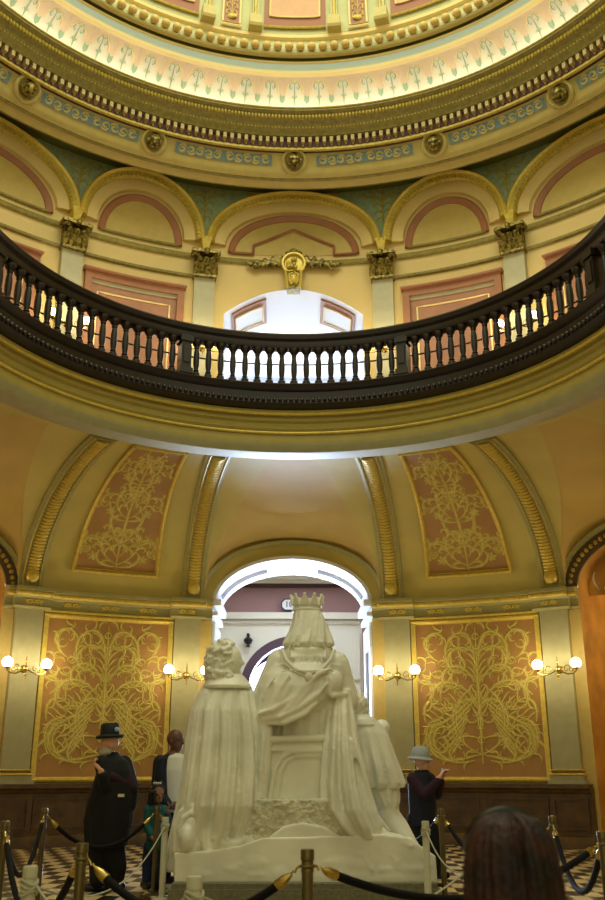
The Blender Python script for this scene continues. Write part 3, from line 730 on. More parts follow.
ring('trim_30', [(7.60, 13.40), (7.56, 13.37), (7.50, 13.385), (7.50, 13.42), (7.58, 13.45)], M_corn2)
ring('trim_31', [(7.90, 13.44), (7.87, 13.38), (7.83, 13.37), (7.82, 13.40), (7.88, 13.5)], M_corn2)
# cove
def cove(s):                                            # s 0..1 bottom -> top
    a = s*pi/2; return 6.98-.72*(1-cos(a)), 14.30+.78*sin(a)
mb = MB(); mb.sweep([cove(i/12) for i in range(13)], A0, A1, 200, closed=False); struct('ceiling_cove', mb, M_cove)
def cpt(p, s, off=.01):
    R, z = cove(s); a = s*pi/2; return P(R-off*cos(a), p, z-off*sin(a)), np.array(P(-cos(a), p, 0))+np.array((0, 0, -sin(a)))
mb = MB()                                              # stencilled salmon drapery with arched cut-outs
for k in range(-14, 15):
    c = 4.5*k; G = []
    for i in range(25):
        u = -2.25+4.5*i/24; e_ = .62+.26*sqrt(max(0, 1-(u/1.35)**2)) if abs(u) < 1.35 else .62-.10*(abs(u) > 1.9)
        G.append([cpt(c+u, e_, .012)[0], cpt(c+u, (e_+1)/2, .012)[0], cpt(c+u, 1.0, .012)[0]])
    mb.grid(G)
struct('trim_17', mb, M_covep)
m1 = MB(); m2 = MB(); m3 = MB()
for k in range(-14, 15):
    c = 4.5*k
    strokes(m1, [[(c, .40+.06*i) for i in range(8)]]+[[(c+s*u, v) for u, v in ((0, .8), (.4, .86), (.8, .82), (.9, .74), (.6, .70), (.4, .75))] for s in (-1, 1)]+[[(c+s*u, v) for u, v in ((0, .52), (.35, .58), (.6, .54))] for s in (-1, 1)], lambda u, v: cpt(u, min(v, .98), .016), .026, .004)
    strokes(m2, [[(c-2.25, .66), (c-2.25, .58), (c-2.25, .5), (c-2.25, .45)]], lambda u, v: cpt(u, v, .016), .10, .006)
    strokes(m3, [[(c-1.5, .62), (c-1.5, .70), (c-1.42, .76), (c-1.0, .80), (c-.6, .87), (c, .89), (c+.6, .87), (c+1.0, .80), (c+1.42, .76), (c+1.5, .70), (c+1.5, .62)]], lambda u, v: cpt(u, v, .016), .03, .006, False)
struct('trim_18', m1, M_coveg); struct('trim_19', m2, M_coveg); struct('trim_20', m3, M_covel)
ring('trim_21', [(6.30, 15.06), (6.20, 15.06), (6.18, 15.12), (6.24, 15.16), (6.3, 15.12)], M_covel)
ring('trim_22', [(6.24, 15.13), (6.19, 15.16), (6.15, 15.26), (6.25, 15.3)], M_lblue)
ring('trim_23', [(6.17, 15.25), (6.12, 15.28), (6.12, 15.31), (6.3, 15.33)], M_covel)
ring('trim_24', [(6.3, 15.31), (6.22, 15.31), (6.2, 15.42), (6.02, 15.46), (6.02, 15.5), (6.3, 15.52)], M_drumo)
ring('trim_25', [(6.08, 15.36), (5.98, 15.36), (5.95, 15.39), (5.98, 15.42), (6.08, 15.42)], M_corn)
mb = MB()
n = 54
for i in range(n): mb.ball(P(5.93, -60+120*i/(n-1), 15.53), .09, 14, 10)
struct('trim_26', mb, M_pearl)
DR = [(6.02, 15.40), (6.0, 15.60), (6.0, 15.78), (5.92, 15.84), (5.90, 16.0), (5.75, 17.0), (5.45, 18.4), (5.0, 19.6)]
mb = MB(); mb.sweep(DR, A0, A1, 200, closed=False); struct('wall_dome', mb, M_drum)
ring('trim_27', [(6.0, 15.74), (5.93, 15.76), (5.91, 15.82), (5.96, 15.86)], M_covel)
def dpt(p, z, off): R = float(np.interp(z, [q[1] for q in DR], [q[0] for q in DR])); return P(R-off, p, z)
dn = {-1: 'left of center', 0: 'at top center', 1: 'right of center'}
for k in range(-1, 2):
    c = 26*k
    t = thing('dome_coffer', 'peach dome panel in a brown and white border, %s' % dn[k], 'decorative panel', dpt(c, 16, 0), 'peach dome panels')
    hw = 6.3; z0 = 15.98; z1 = 18.6
    for nm, a, zb, off, m in (('border', hw, z0, .03, M_brown), ('field', hw-1.25, z0+.24, .045, M_peach)):
        mb = MB(); mb.grid([[dpt(c-a+2*a*j/10, zb+(z1-zb)*i/10, off) for j in range(11)] for i in range(11)]); mb.build(nm, m, t)
    mb = MB(); a = hw-1.2; zb = z0+.22; mb.tube([dpt(c-a, z1, .05), dpt(c-a, zb+1, .05)]+[dpt(c-a+2*a*i/10, zb, .05) for i in range(11)]+[dpt(c+a, zb+1, .05), dpt(c+a, z1, .05)], .022, 5); mb.build('white_line', M_covel, t)
    mb = MB(); a = hw+.05; mb.tube([dpt(c-a+2*a*i/10, z0-.02, .04) for i in range(11)], .03, 6); mb.build('sill', M_goldp, t)
gr = {-1: ('left', 0), 0: ('right', 0)}
for k in range(-1, 1):
    c = 26*k+13
    t = thing('dome_strip', 'narrow rose strip with gold stencil between dome ribs, %s' % gr[k][0], 'decorative panel', dpt(c, 16, 0), 'rose dome strips')
    mb = MB(); mb.grid([[dpt(c-1.75+3.5*j/4, 15.95+2.6*i/10, .03) for j in range(5)] for i in range(11)]); mb.build('field', M_wine, t)
    mb = MB(); mb.tube([dpt(c-1.75, 18, .04), dpt(c-1.75, 15.95, .04), dpt(c+1.75, 15.95, .04), dpt(c+1.75, 18, .04)], .022, 5); mb.tube([dpt(c-2.1+4.2*i/4, 15.88, .05) for i in range(5)], .03, 5); mb.build('edge', M_covel, t)
    pp = []
    for i in range(14):
        for s in (-1, 1): pp.append([(c+s*u, 16.15+.16*i+v) for u, v in ((0, 0), (.5, .09), (1.0, .06), (1.1, -.02), (.7, -.03))])
    pp.append([(c, 16.05+.2*i) for i in range(12)])
    mb = MB(); strokes(mb, pp, lambda u, v: (dpt(u, v, .035), tuple(-q for q in P(1, u, 0))), .035, .01); mb.ball(dpt(c, 16.1, .04), (.12, .03, .07), 8, 5); mb.build('stencil', M_goldp, t)
    for s in (-1, 1):
        q = c+s*4.9
        r_ = thing('dome_rib', 'slim cream dome rib on a pedestal, %s side of the %s strip' % ('left' if s < 0 else 'right', gr[k][0]), 'rib', dpt(q, 15.8, 0), 'cream dome ribs')
        mb = MB()
        rs = [[dpt(q+x, 16.1+2.4*i/8, o_) for x, o_ in ((-.75, 0), (-.7, .10), (-.2, .13), (.2, .13), (.7, .10), (.75, 0))] for i in range(9)]; mb.loft(rs); mb.build('shaft', M_drum, r_)
        mb = MB(); mb.tube([dpt(q-s*.1, 16.1+.24*i, .13) for i in range(11)], .035, 6); mb.build('gilt_roll', M_goldp, r_)
        mb = MB(); mb.hexa([dpt(q+x*1.25, z, o_) for z in (15.86, 16.10) for o_ in (0, .2) for x in (-1, 1)]); mb.hexa([dpt(q+x*1.4, z, o_) for z in (15.82, 15.87) for o_ in (0, .24) for x in (-1, 1)]); mb.build('pedestal', M_corn, r_, False)

# frieze medallions and blue scroll panels
def fpt(p, s, off):                                     # s 0..1 on the sloping frieze
    R = 7.37-.25*s; z = 13.47+.39*s; return np.array(P(R-off*.84, p, z-off*.54))
FN = lambda p: np.array(P(-.84, p, -.54))
for k in range(-2, 3):
    c = (0, 23.9, 45.4)[abs(k)]*(1 if k >= 0 else -1); t = thing('medallion', 'dark gilt mask medallion in the cornice frieze, %s' % {-2: 'leftmost of five', -1: 'above the narrow left arch', 0: 'over the central arch', 1: 'above the narrow right arch', 2: 'rightmost of five'}[k], 'medallion', fpt(c, .5, 0), 'frieze medallions')
    ce = fpt(c, .5, 0)
    mb = MB(); mb.lathe([(.27, -.02), (.27, .05), (.23, .09), (.19, .05), (.18, .0)], ce, 24, FN(c)); mb.build('ring', M_corn, t)
    mb = MB(); mb.ball(ce+FN(c)*.06, (.16, .14, .16), 14, 10)
    for s in (-1, 1): mb.ball(fpt(c+s*.55, .62, .19), .035, 6, 5); mb.ball(fpt(c+s*.95, .5, .10), (.05, .05, .08), 6, 5)
    mb.ball(fpt(c, .42, .22), (.05, .05, .05), 6, 5); mb.ball(fpt(c, .25, .16), (.07, .05, .05), 6, 5)
    for a in range(10): mb.ball(ce+FN(c)*.08+np.array((cos(a*.63)*.13, 0, sin(a*.63)*.13)), .04, 6, 4)
    mb.build('mask', M_cap, t)
fl2 = {-3: 'at the left edge', -2: 'left, beyond the narrow arch', -1: 'just left of the central medallion', 0: 'just right of the central medallion', 1: 'right, beyond the narrow arch', 2: 'at the right edge'}
for k in range(-3, 3):
    c = {0: 12.0, 1: 34.6, 2: 56.5}[k if k >= 0 else -k-1]*(1 if k >= 0 else -1); t = thing('frieze_panel', 'pale blue frieze panel with cream scrolls, %s' % fl2[k], 'decorative panel', fpt(c, .5, 0), 'blue frieze panels')
    mb = MB(); mb.grid([[fpt(c-8.2+16.4*j/12, s, .012) for j in range(13)] for s in (.28, .74)]); mb.build('field', M_blue, t)
    pp = []
    for s in (-1, 1):
        for i in range(5):
            u0 = .3+1.5*i; sg = 1 if i % 2 else -1
            pp.append([(c+s*(u0+.75+.62*cos(a*.55)*(1-a/16)), .51+sg*.16*sin(a*.55)*(1-a/16)) for a in range(12)])
            pp.append([(c+s*(u0+x), .51+sg*y) for x, y in ((0, -.08), (.4, -.19), (.9, -.19), (1.4, -.04))])
    mb = MB(); strokes(mb, pp, lambda u, v: (fpt(u, v, .014), FN(u)), .05, .012); mb.build('scrollwork', M_corn, t)

# ------------------------------------------------------------------ wall sconces
def sconce(p, R, z, lab, grp, power):
    t = thing('wall_sconce', lab, 'wall lamp', P(R, p, z), grp)
    def L(r, dp, dz): return P(R-r, p+deg(dp/R), z+dz)
    mb = MB(); mb.lathe([(.001, -.02), (.07, -.02), (.075, .02), (.04, .05), (.03, .09), (.001, .1)], L(-.02, 0, 0), 12, axis=P(-1, p, 0)); mb.ball(L(.1, 0, 0), (.05, .05, .055), 10, 7)
    mb.tube([L(.12, 0, -.15), L(.1, 0, 0), L(.12, 0, .22)], [.008, .018, .006], 6)
    mb.ball(L(.11, 0, .13), .02, 6, 5); mb.ball(L(.11, 0, -.10), .022, 6, 5); mb.ball(L(.12, 0, -.17), .014, 6, 5)
    mb.build('backplate', M_brass, t)
    for s in (-1, 1):
        mb = MB()
        mb.tube([L(.1, s*.02, 0), L(.14, s*.10, -.06), L(.16, s*.2, -.10), L(.17, s*.3, -.09), L(.17, s*.36, -.05), L(.17, s*.36, .0)], [.014, .014, .014, .013, .012, .012], 6)
        mb.tube([L(.13, s*(.17+.07*cos(a*.6)*(1-a/14)), .0+.08*sin(a*.6)*(1-a/14)) for a in range(12)], .009, 5)
        mb.tube([L(.13, s*(.26+.05*cos(a*.6+2)*(1-a/12)), -.02+.05*sin(a*.6+2)*(1-a/12)) for a in range(10)], .008, 5)
        mb.lathe([(.012, -.04), (.02, -.02), (.055, -.005), (.06, .01), (.03, .015)], L(.17, s*.36, .0), 12); mb.build('arm', M_brass, t)
        mb = MB(); mb.ball(L(.17, s*.36, .09), .098, 20, 14); g_ = mb.build('globe', M_globe, t)
        ld = bpy.data.lights.new('globe_light', 'POINT'); ld.energy = power; ld.color = (1, .84, .50); ld.shadow_soft_size = .10
        lo = bpy.data.objects.new('globe_light', ld); COL.objects.link(lo); lo.location = L(.36, s*.36, .09)
    return t
for p in (-32.2, -13.0, 13.0, 32.3):
    sconce(p, RW-.14, 3.02, pil_label(p, 'two-globe brass wall lamp on the lower pilaster'), 'lower two-globe wall lamps', 11)
for p in (-32.2, -13.1, 13.1, 32.2):
    sconce(p, RU-.15, 9.72, pil_label(p, 'two-globe brass wall lamp seen through balusters'), 'gallery wall lamps', 14)

# ------------------------------------------------------------------ hall beyond the lower arch
h = MB(); h.box(-4.2, 4.2, 15.0, 15.2, 5.2, 5.95); h.box(-4.3, -4.2, 10.8, 15.2, 0, 6.2); h.box(4.2, 4.3, 10.8, 15.2, 0, 6.2); struct('wall_hall_back', h, M_mauve, False)
h = MB(); h.box(-4.2, 4.2, 10.78, 15.0, 6.22, 6.3); h.box(-4.2, 4.2, 14.55, 15.0, 6.05, 6.22); h.box(-4.2, 4.2, 14.8, 15.0, 5.98, 6.05)
for i in range(70): h.box(-4.2+.12*i, -4.14+.12*i, 14.48, 14.56, 6.08, 6.14)
struct('ceiling_hall', h, M_hallw, False)
h = MB(); h.box(-4.2, 4.2, 14.86, 15.0, 5.90, 5.975); struct('trim_28', h, M_hdark, False)
h = MB()                                               # white portal wall pierced by a mauve archway
def portal(x0, x1, cx, hw, sp, rise, ztop, y0, y1, mb):
    mb.box(x0, cx-hw, y0, y1, 0, ztop); mb.box(cx+hw, x1, y0, y1, 0, ztop); n = 32
    for i in range(n):
        a = -hw+2*hw*i/n; b = -hw+2*hw*(i+1)/n; zz = lambda q: sp+rise*sqrt(max(0, 1-(q/hw)**2))
        mb.hexa([(cx+a, y0, zz(a)), (cx+b, y0, zz(b)), (cx+a, y1, zz(a)), (cx+b, y1, zz(b)), (cx+a, y0, ztop), (cx+b, y0, ztop), (cx+a, y1, ztop), (cx+b, y1, ztop)])
portal(-1.95, 1.85, .12, 1.42, 3.3, 1.3, 5.05, 15.0, 15.5, h)
h.box(-2.0, 1.9, 14.86, 15.5, 5.05, 5.22)
for i in range(48): h.box(-1.92+.078*i, -1.885+.078*i, 14.90, 15.0, 4.93, 5.0)
h.box(1.58, 1.78, 14.92, 15.0, .3, 3.4); h.box(1.58, 1.78, 14.92, 15.0, 3.5, 4.7); h.box(-1.85, -1.65, 14.92, 15.0, 3.5, 4.7)
struct('wall_portal', h, M_hallw, False)
h = MB(); h.box(1.85, 4.2, 15.0, 15.2, 0, 5.2); h.box(-4.2, -2.0, 15.0, 15.2, 0, 5.2); struct('wall_hall_side', h, M_mauve, False)
t = thing('inner_archway', 'dark mauve archway of the far hall seen left of the crowned head', 'archway', (-.16, 15.6, 0))
mb = MB(); portal(-1.7, 1.9, -.28, .78, 3.5, .6, 5.0, 15.5, 15.9, mb); mb.build('arch_wall', M_arch2, t, False)
mb = MB()
for i in range(33):
    pass
mb.loft([[(.12+r*cos(pi*i/32), y, 3.3+(r-.12)*sin(pi*i/32)) for r, y in ((1.22, 14.95), (1.44, 14.95), (1.44, 15.45), (1.22, 15.45))] for i in range(33)]); mb.build('arch_ring', M_arch2, t)
wn = MB(); wn.box(-1.7, 1.1, 16.9, 16.94, .5, 4.9); struct('window_2', wn, M_winlt, False)
t = tag(MB().lathe([(.06, 0), (.05, .03), (.03, .06), (.09, .1), (.12, .18), (.07, .24), (.03, .27), (.05, .3), (.03, .35), (.001, .36)], at(248, 647, 14.85), 10).build('bird_ornament', M_bronze), 'small dark bronze bird ornament above the far archway', 'ornament')
# number sign
S = at(289, 605, 14.9); t = thing('room_sign', 'small white eight-sided sign reading 10 on the mauve frieze', 'sign', tuple(S))
def octo(w, h_, c, y0, y1):
    pts = [(-w, -h_*.4), (-w*.6, -h_), (w*.6, -h_), (w, -h_*.4), (w, h_*.4), (w*.6, h_), (-w*.6, h_), (-w, h_*.4)]
    return [[(c[0]+x, y, c[2]+z) for x, z in pts] for y in (y0, y1)]
mb = MB(); mb.loft(octo(.21, .16, S, 14.9, 14.84)); mb.build('board', M_signb, t, False)
mb = MB(); mb.loft(octo(.18, .13, S, 14.84, 14.83)); mb.build('face', M_white, t, False)
def text(s, size, loc, rot, m, parent, name='lettering', ext=.004):
    cu = bpy.data.curves.new(name, 'FONT'); cu.body = s; cu.size = size; cu.extrude = ext; cu.align_x = 'CENTER'; cu.align_y = 'CENTER'
    o = bpy.data.objects.new(name, cu); COL.objects.link(o); cu.materials.append(m)
    bpy.context.view_layer.update(); dg = bpy.context.evaluated_depsgraph_get(); me = bpy.data.meshes.new_from_object(o.evaluated_get(dg)); bpy.data.objects.remove(o)
    o = bpy.data.objects.new(name, me); COL.objects.link(o)
    if parent is not None:
        o.parent = parent; b = parent['_base']; loc = tuple(loc[i]-b[i] for i in range(3))
    o.location = loc; o.rotation_euler = rot; return o
text('10', .22, (S[0], 14.825, S[2]), (pi/2, 0, 0), M_signb, t)

# ------------------------------------------------------------------ lofted figures
def fold(a): return abs(sin(a))**.65*1.6-1.0
def rows_loft(mb, rows, n=72, sq=2.4, front=1.0):
    """rows: (y px, x left, x right, depth of centre, half depth, fold height, number of folds, phase)"""
    rs = []
    for r in rows:
        y, xl, xr, Yc, hd = r[:5]; am, nf, ph = (tuple(r[5:])+(0, 0, 0))[:3]
        a, b = at(xl, y, Yc), at(xr, y, Yc); cx, hx, z = (a[0]+b[0])/2, (b[0]-a[0])/2, a[2]; ring = []
        for k in range(n):
            t = 2*pi*k/n; c, s = cos(t), sin(t); m = (abs(c)**sq+abs(s)**sq)**(-1/sq)
            f = am*(fold(nf*t/2+ph+.35*sin(3*t+ph)+z*.35)+.35*fold(nf*1.15*t+ph*2+.6*sin(5*t)-z*.5)) if nf else 0
            ring.append((cx+c*m*(hx+f*.6), Yc+s*m*(hd+f), z))
        rs.append(ring)
    if rs[0][0][2] > rs[-1][0][2]: rs = rs[::-1]
    return mb.loft(rs)
def pxpath(pts): return [at(x, y, Y) for x, y, Y in pts]
def chain(mb, pts, radii, n=12):
    for (a, b, ra, rb) in zip(pts[:-1], pts[1:], radii[:-1], radii[1:]): mb.caps(a, b, ra, rb, n)
def hand(mb, wrist, d, palm_n, size=.18, curl=.5, side=1):
    """palm and five unequal bent fingers; d: pointing direction, palm_n: normal on the palm side"""
    d = np.array(d, float); d /= np.linalg.norm(d); pn = np.array(palm_n, float); pn -= d*np.dot(pn, d); pn /= np.linalg.norm(pn); sd = np.cross(d, pn)*side
    w = np.array(wrist, float); L = size; pc = w+d*L*.25
    for k in (-1.5, -.5, .5, 1.5): mb.caps(w+sd*k*L*.055, w+d*L*.46+sd*k*L*.105, L*.085, L*.08, 8)
    for k, ln in zip((-1.5, -.5, .5, 1.5), (.38, .48, .52, .46)):
        p = w+d*L*.46+sd*k*L*.115; a = 0; rr = L*.052
        for s_, f in enumerate((.45, .32, .23)):
            a += curl*(.6+.3*s_); q = p+(d*cos(a)+pn*sin(a))*L*ln*f; mb.caps(p, q, rr, rr*.9, 7); p = q; rr *= .9
    p = w+d*L*.12+sd*L*.16; q = p+(d*.6+sd*.7+pn*.25)*L*.22; mb.caps(p, q, L*.07, L*.058, 7); mb.caps(q, q+(d*.95+pn*.3*curl)*L*.2, L*.056, L*.045, 7)
def head(mb, c, H, yaw, tilt=0, hairless=True):
    """head of height H at c looking along yaw (degrees, 0 = +x)"""
    a = rad(yaw); f = np.array((cos(a), sin(a), 0)); s = np.array((-sin(a), cos(a), 0)); u = np.array((0, 0, 1.0)); c = np.array(c, float)
    R_ = np.stack([f, s, u], 1)
    mb.ball(c+u*H*.10-f*H*.03, (H*.40, H*.33, H*.38), 20, 14, R_); mb.ball(c-u*H*.18+f*H*.10, (H*.27, H*.25, H*.30), 16, 12, R_)
    mb.ball(c-u*H*.38+f*H*.24, (H*.09, H*.10, H*.07), 10, 7, R_)
    mb.caps(c+f*H*.34+u*H*.03, c+f*H*.44-u*H*.12, H*.035, H*.06, 8)
    for k in (-1, 1):
        mb.ball(c+s*k*H*.33-u*H*.04-f*H*.02, (H*.07, H*.035, H*.11), 8, 6, R_); mb.ball(c+f*H*.33+s*k*H*.13+u*H*.02, (H*.04, H*.055, H*.035), 8, 6, R_)
        mb.caps(c+f*H*.34+s*k*H*.06+u*H*.10, c+f*H*.30+s*k*H*.20+u*H*.09, H*.03, H*.025, 6)
    mb.caps(c+f*H*.33+s*H*.09-u*H*.24, c+f*H*.33-s*H*.09-u*H*.24, H*.03, H*.03, 6)
    mb.caps(c-u*H*.30-f*H*.06, c-u*H*.66-f*H*.08, H*.19, H*.20, 12)
    return f, s, u
def eyes(name, c, H, yaw, parent):
    a = rad(yaw); f = np.array((cos(a), sin(a), 0)); s = np.array((-sin(a), cos(a), 0)); c = np.array(c, float)
    for k in (-1, 1):
        mb = MB(); mb.ball(c+f*H*.355+s*k*H*.13+np.array((0, 0, H*.02)), H*.03, 8, 6); mb.build('eye', M_blackp, parent)

# ------------------------------------------------------------------ marble group
pl = MB(); X0, X1 = at(168, 890, .62)[0], at(441, 890, .62)[0]
pl.box(X0, X1, .60, 2.95, 0, .15); pl.box(X0+.03, X1-.03, .63, 2.92, .15, .2)
tag(pl.build('statue_plinth', M_plinth, None, False), 'low grey stone plinth under the white marble statue group', 'plinth')
ST = thing('statue', 'white marble group of a crowned queen, a kneeling cloaked man and a page, from behind', 'statue', (.13, 1.7, .2))
VX = .0145
# base
def extr(mb, pts, Y0, Y1, sk=0):
    a = [at(x, y, Y0) for x, y in pts]; mb.loft([[(p[0], Y0, p[2]) for p in a], [(p[0], Y1, p[2]+sk) for p in a]])
mb = MB(); extr(mb, [(174, 883), (174, 853), (208, 851), (240, 846), (262, 838), (345, 836), (380, 834), (408, 838), (436, 856), (438, 883)], .78, 2.7)
rng = random.Random(3)
for i in range(26):
    x, y = rng.uniform(185, 425), rng.uniform(862, 878); p = at(x, y, .80); mb.ball(p, (rng.uniform(.06, .22), .03, rng.uniform(.04, .12)), 10, 6)
for a, b, c, d, r in ((352, 838, 372, 870, .05), (372, 838, 398, 862, .045), (398, 840, 392, 872, .04), (410, 842, 430, 866, .05), (386, 838, 412, 846, .05), (425, 850, 434, 880, .04)):
    mb.caps(at(a, b, .84), at(c, d, .79), r, r*.5)
remesh(mb.build('base', M_marble, ST), VX, 2)
mb = MB(); extr(mb, [(251, 800), (345, 799), (350, 852), (256, 852), (246, 852), (243, 838)], .82, 1.9)
rb = remesh(mb.build('rough_hewn_block', M_rough, ST), .012, 1)
tx = bpy.data.textures.new('hewn', 'CLOUDS'); tx.noise_scale = .045; dm = rb.modifiers.new('chisel', 'DISPLACE'); dm.texture = tx; dm.strength = .05; dm.mid_level = .5
mb = MB(); mb.box(at(282, 850, .84)[0], at(345, 850, .84)[0], .80, 1.2, at(300, 858, .84)[2], at(300, 830, .84)[2]); 
mb = MB(); extr(mb, [(246, 868), (250, 852), (268, 838), (283, 826), (302, 822), (324, 826), (350, 842), (360, 868)], .80, 1.5); remesh(mb.build('smooth_arch_face', M_marble, ST), VX, 3)
# throne
mb = MB(); extr(mb, [(262, 802), (264, 736), (330, 734), (330, 802)], 1.0, 1.6); extr(mb, [(261, 743), (261, 737), (332, 735), (332, 741)], .96, 1.2); extr(mb, [(260, 752), (262, 748), (330, 746), (330, 750)], .97, 1.2)
mb.tube(pxpath([(270, 801, .99), (272, 785, .99), (275, 770, .99), (281, 758, .99), (291, 752, .99), (305, 751, .99), (330, 750, .99)]), .028, 8)
mb.tube(pxpath([(277, 801, .99), (279, 785, .99), (281, 772, .99), (286, 762, .99), (294, 757, .99), (308, 756, .99), (330, 756, .99)]), .016, 8)
remesh(mb.build('throne', M_marble, ST), VX, 1)

# kneeling cloaked man
KN = MB()
rows_loft(KN, [(676, 209, 244, 1.28, .15), (684, 204, 249, 1.28, .22), (694, 198, 255, 1.27, .30, .015, 14, 1), (712, 192, 259, 1.26, .36, .045, 13, 1.0), (740, 189, 264, 1.25, .40, .07, 13, 1.1), (775, 186, 266, 1.24, .44, .095, 13, 1.3),
    (805, 183, 266, 1.22, .45, .105, 13, 1.6), (830, 181, 262, 1.24, .40, .10, 13, 1.9), (846, 180, 256, 1.24, .38, .08, 13, 2.1), (856, 182, 250, 1.24, .36, .05, 13, 2.2)], 144)
rows_loft(KN, [(740, 189, 200, 1.45, .14), (780, 182, 198, 1.42, .2, .03, 9, 0), (820, 174, 194, 1.40, .26, .035, 9, .5), (850, 168, 190, 1.38, .3, .04, 9, 1), (870, 166, 186, 1.38, .28, .03, 9, 1.2)], 60)
# cloth lying on the base and hooding the shoe
KN.ball(at(191, 836, 1.0), (.20, .17, .29), 16, 12)
for pts, r, Yp in (([(180, 853), (180, 830), (184, 818), (191, 813), (198, 818), (203, 834), (206, 853)], .032, .84), ([(175, 853), (175, 826), (181, 812), (191, 806), (201, 812), (208, 830), (212, 853)], .034, .90)):
    KN.tube([at(x, y, Yp) for x, y in pts], r, 10)
KN.ball(at(233, 848, .95), (.29, .16, .10), 16, 10); KN.ball(at(250, 842, .95), (.15, .15, .12), 14, 10); KN.caps(at(212, 846, .9), at(222, 838, .88), .06, .05)
for pts in ([(212, 838), (226, 845), (240, 843), (252, 834)], [(226, 838), (236, 848), (244, 854)], [(208, 852), (226, 856), (246, 853)]):
    KN.tube([at(x, y, .83) for x, y in pts], [.02, .035, .032, .015][:len(pts)], 8)
KN.ball(at(226, 661, 1.26), (.155, .165, .20), 18, 12)      # skull
KN.caps(at(225, 668, 1.26), at(226, 684, 1.26), .12, .15)
# face in profile to the right
KN.ball(at(232, 662, 1.24), (.115, .13, .18), 14, 10); KN.ball(at(236, 672, 1.24), (.06, .07, .055), 10, 7); KN.caps(at(239, 657, 1.24), at(242.5, 663, 1.24), .018, .03, 8)
KN.caps(at(238, 652, 1.2), at(238, 652, 1.3), .022, .022, 8); KN.caps(at(239.5, 668, 1.21), at(239.5, 668, 1.27), .014, .014, 6); KN.caps(at(239, 670.5, 1.21), at(239, 670.5, 1.27), .014, .014, 6)
# arms forward inside the cloak, hands together
for s in (-1, 1): KN.caps(at(226+18*s, 700, 1.5), at(236+8*s, 735, 2.0), .11, .08)
KN.caps(at(242, 735, 2.0), at(256, 722, 2.1), .07, .05); hand(KN, at(256, 722, 2.1), (.6, .3, .5), (-.3, -1, 0), .26, .4)
kn = remesh(KN.build('kneeling_man', M_marble, ST), VX, 1)
HR = MB(); rng = random.Random(5)
for i in range(210):
    a = rng.uniform(0, 2*pi); z = rng.uniform(-.85, 1); rr = sqrt(1-z*z); c_ = at(223.5, 661, 1.24)
    if cos(a)*rr > .45 and z < .75: continue
    q = c_+np.array((.185*rr*cos(a)-.01, .18*rr*sin(a), .225*z)); t_ = rng.uniform(0, 6)
    HR.tube([q+np.array((.03*cos(t_+k*1.3), .03*sin(t_+k*1.3), .012*k-.02)) for k in range(5)], [.014, .02, .022, .018, .008], 6)
for i in range(40):
    q = at(rng.uniform(207, 233), rng.uniform(668, 680), rng.uniform(1.02, 1.2)); HR.ball(q, rng.uniform(.022, .035), 8, 6)
HR.ball(at(223.5, 660, 1.25), (.175, .175, .215), 16, 12); HR.ball(at(221, 671, 1.22), (.165, .165, .13), 14, 10)
for i in range(70):
    a = rng.uniform(2.0, 5.6); q = at(221, rng.uniform(662, 680), 1.22)+np.array((.165*cos(a), .165*sin(a), 0)); HR.tube([q+np.array((.02*cos(k*1.4+i), .0, -.016*k+.03)) for k in range(5)], [.012, .018, .02, .018, .01], 6)
remesh(HR.build('curly_hair', M_marble, kn), .011, 1).parent = kn
cb = MB(); rows_loft(cb, [(675, 211, 243, 1.27, .17), (681, 206, 248, 1.26, .25), (687, 203, 252, 1.25, .31, .01, 8, 0), (691, 204, 252, 1.25, .30), (687, 208, 248, 1.26, .27), (679, 212, 243, 1.27, .16)], 60)
cb.parent = None
remesh(cb.build('collar', M_marble, kn), .012, 1)
sh = MB(); P1 = at(192, 826, .88); sh.ball(P1, (.11, .09, .12), 16, 12); sh.ball(at(190, 843, .88), (.125, .10, .13), 16, 12); sh.ball(at(191, 834, .88), (.10, .09, .16), 16, 12); sh.ball(at(189, 838, 1.0), (.12, .3, .2), 16, 12)
remesh(sh.build('shoe_sole', M_marble, kn), .012, 2)

# crowned queen
Q = MB()
rows_loft(Q, [(646, 286, 330, 1.36, .22), (651, 283, 332, 1.34, .28), (658, 279, 336, 1.35, .30), (668, 275, 342, 1.36, .31, .008, 20, 0), (686, 271, 345, 1.36, .33, .015, 20, 0), (705, 268, 348, 1.38, .34, .02, 20, 0), (730, 266, 350, 1.40, .34, .03, 20, .3), (760, 262, 352, 1.5, .4, .03, 20, .5), (800, 258, 356, 1.6, .45, .03, 20, .7)], 120)
# heavy cloth gathered across the back
rows_loft(Q, [(666, 272, 342, 1.32, .30), (676, 262, 344, 1.30, .36, .012, 13, .4), (688, 258, 343, 1.28, .39, .018, 13, .6), (700, 256, 334, 1.27, .39, .02, 13, .9), (711, 255, 322, 1.26, .38, .02, 13, 1.2), (719, 258, 305, 1.25, .35, .01, 9, 1.3), (724, 266, 290, 1.25, .30)], 120)
for pts, r in (([(258, 714), (272, 710), (290, 700), (306, 686), (318, 674), (332, 668)], .028), ([(262, 720), (280, 717), (300, 707), (318, 694), (326, 684)], .035), ([(264, 724), (284, 723), (304, 714), (318, 702)], .03), ([(262, 700), (268, 688), (276, 676)], .02), ([(276, 700), (282, 686), (290, 674)], .018),
               ([(277, 673), (290, 670), (309, 671), (326, 669), (334, 672)], .012)):
    Q.tube([at(x, y, .90 if 268 < x < 335 else .98) for x, y in pts], [r*.5]+[r]*(len(pts)-2)+[r*.5], 8)
Q.ball(at(334, 682, 1.04), (.11, .10, .14), 14, 10); Q.caps(at(327, 678, .93), at(330, 694, .95), .03, .03); Q.caps(at(332, 696, .95), at(346, 694, 1.05), .03, .03)
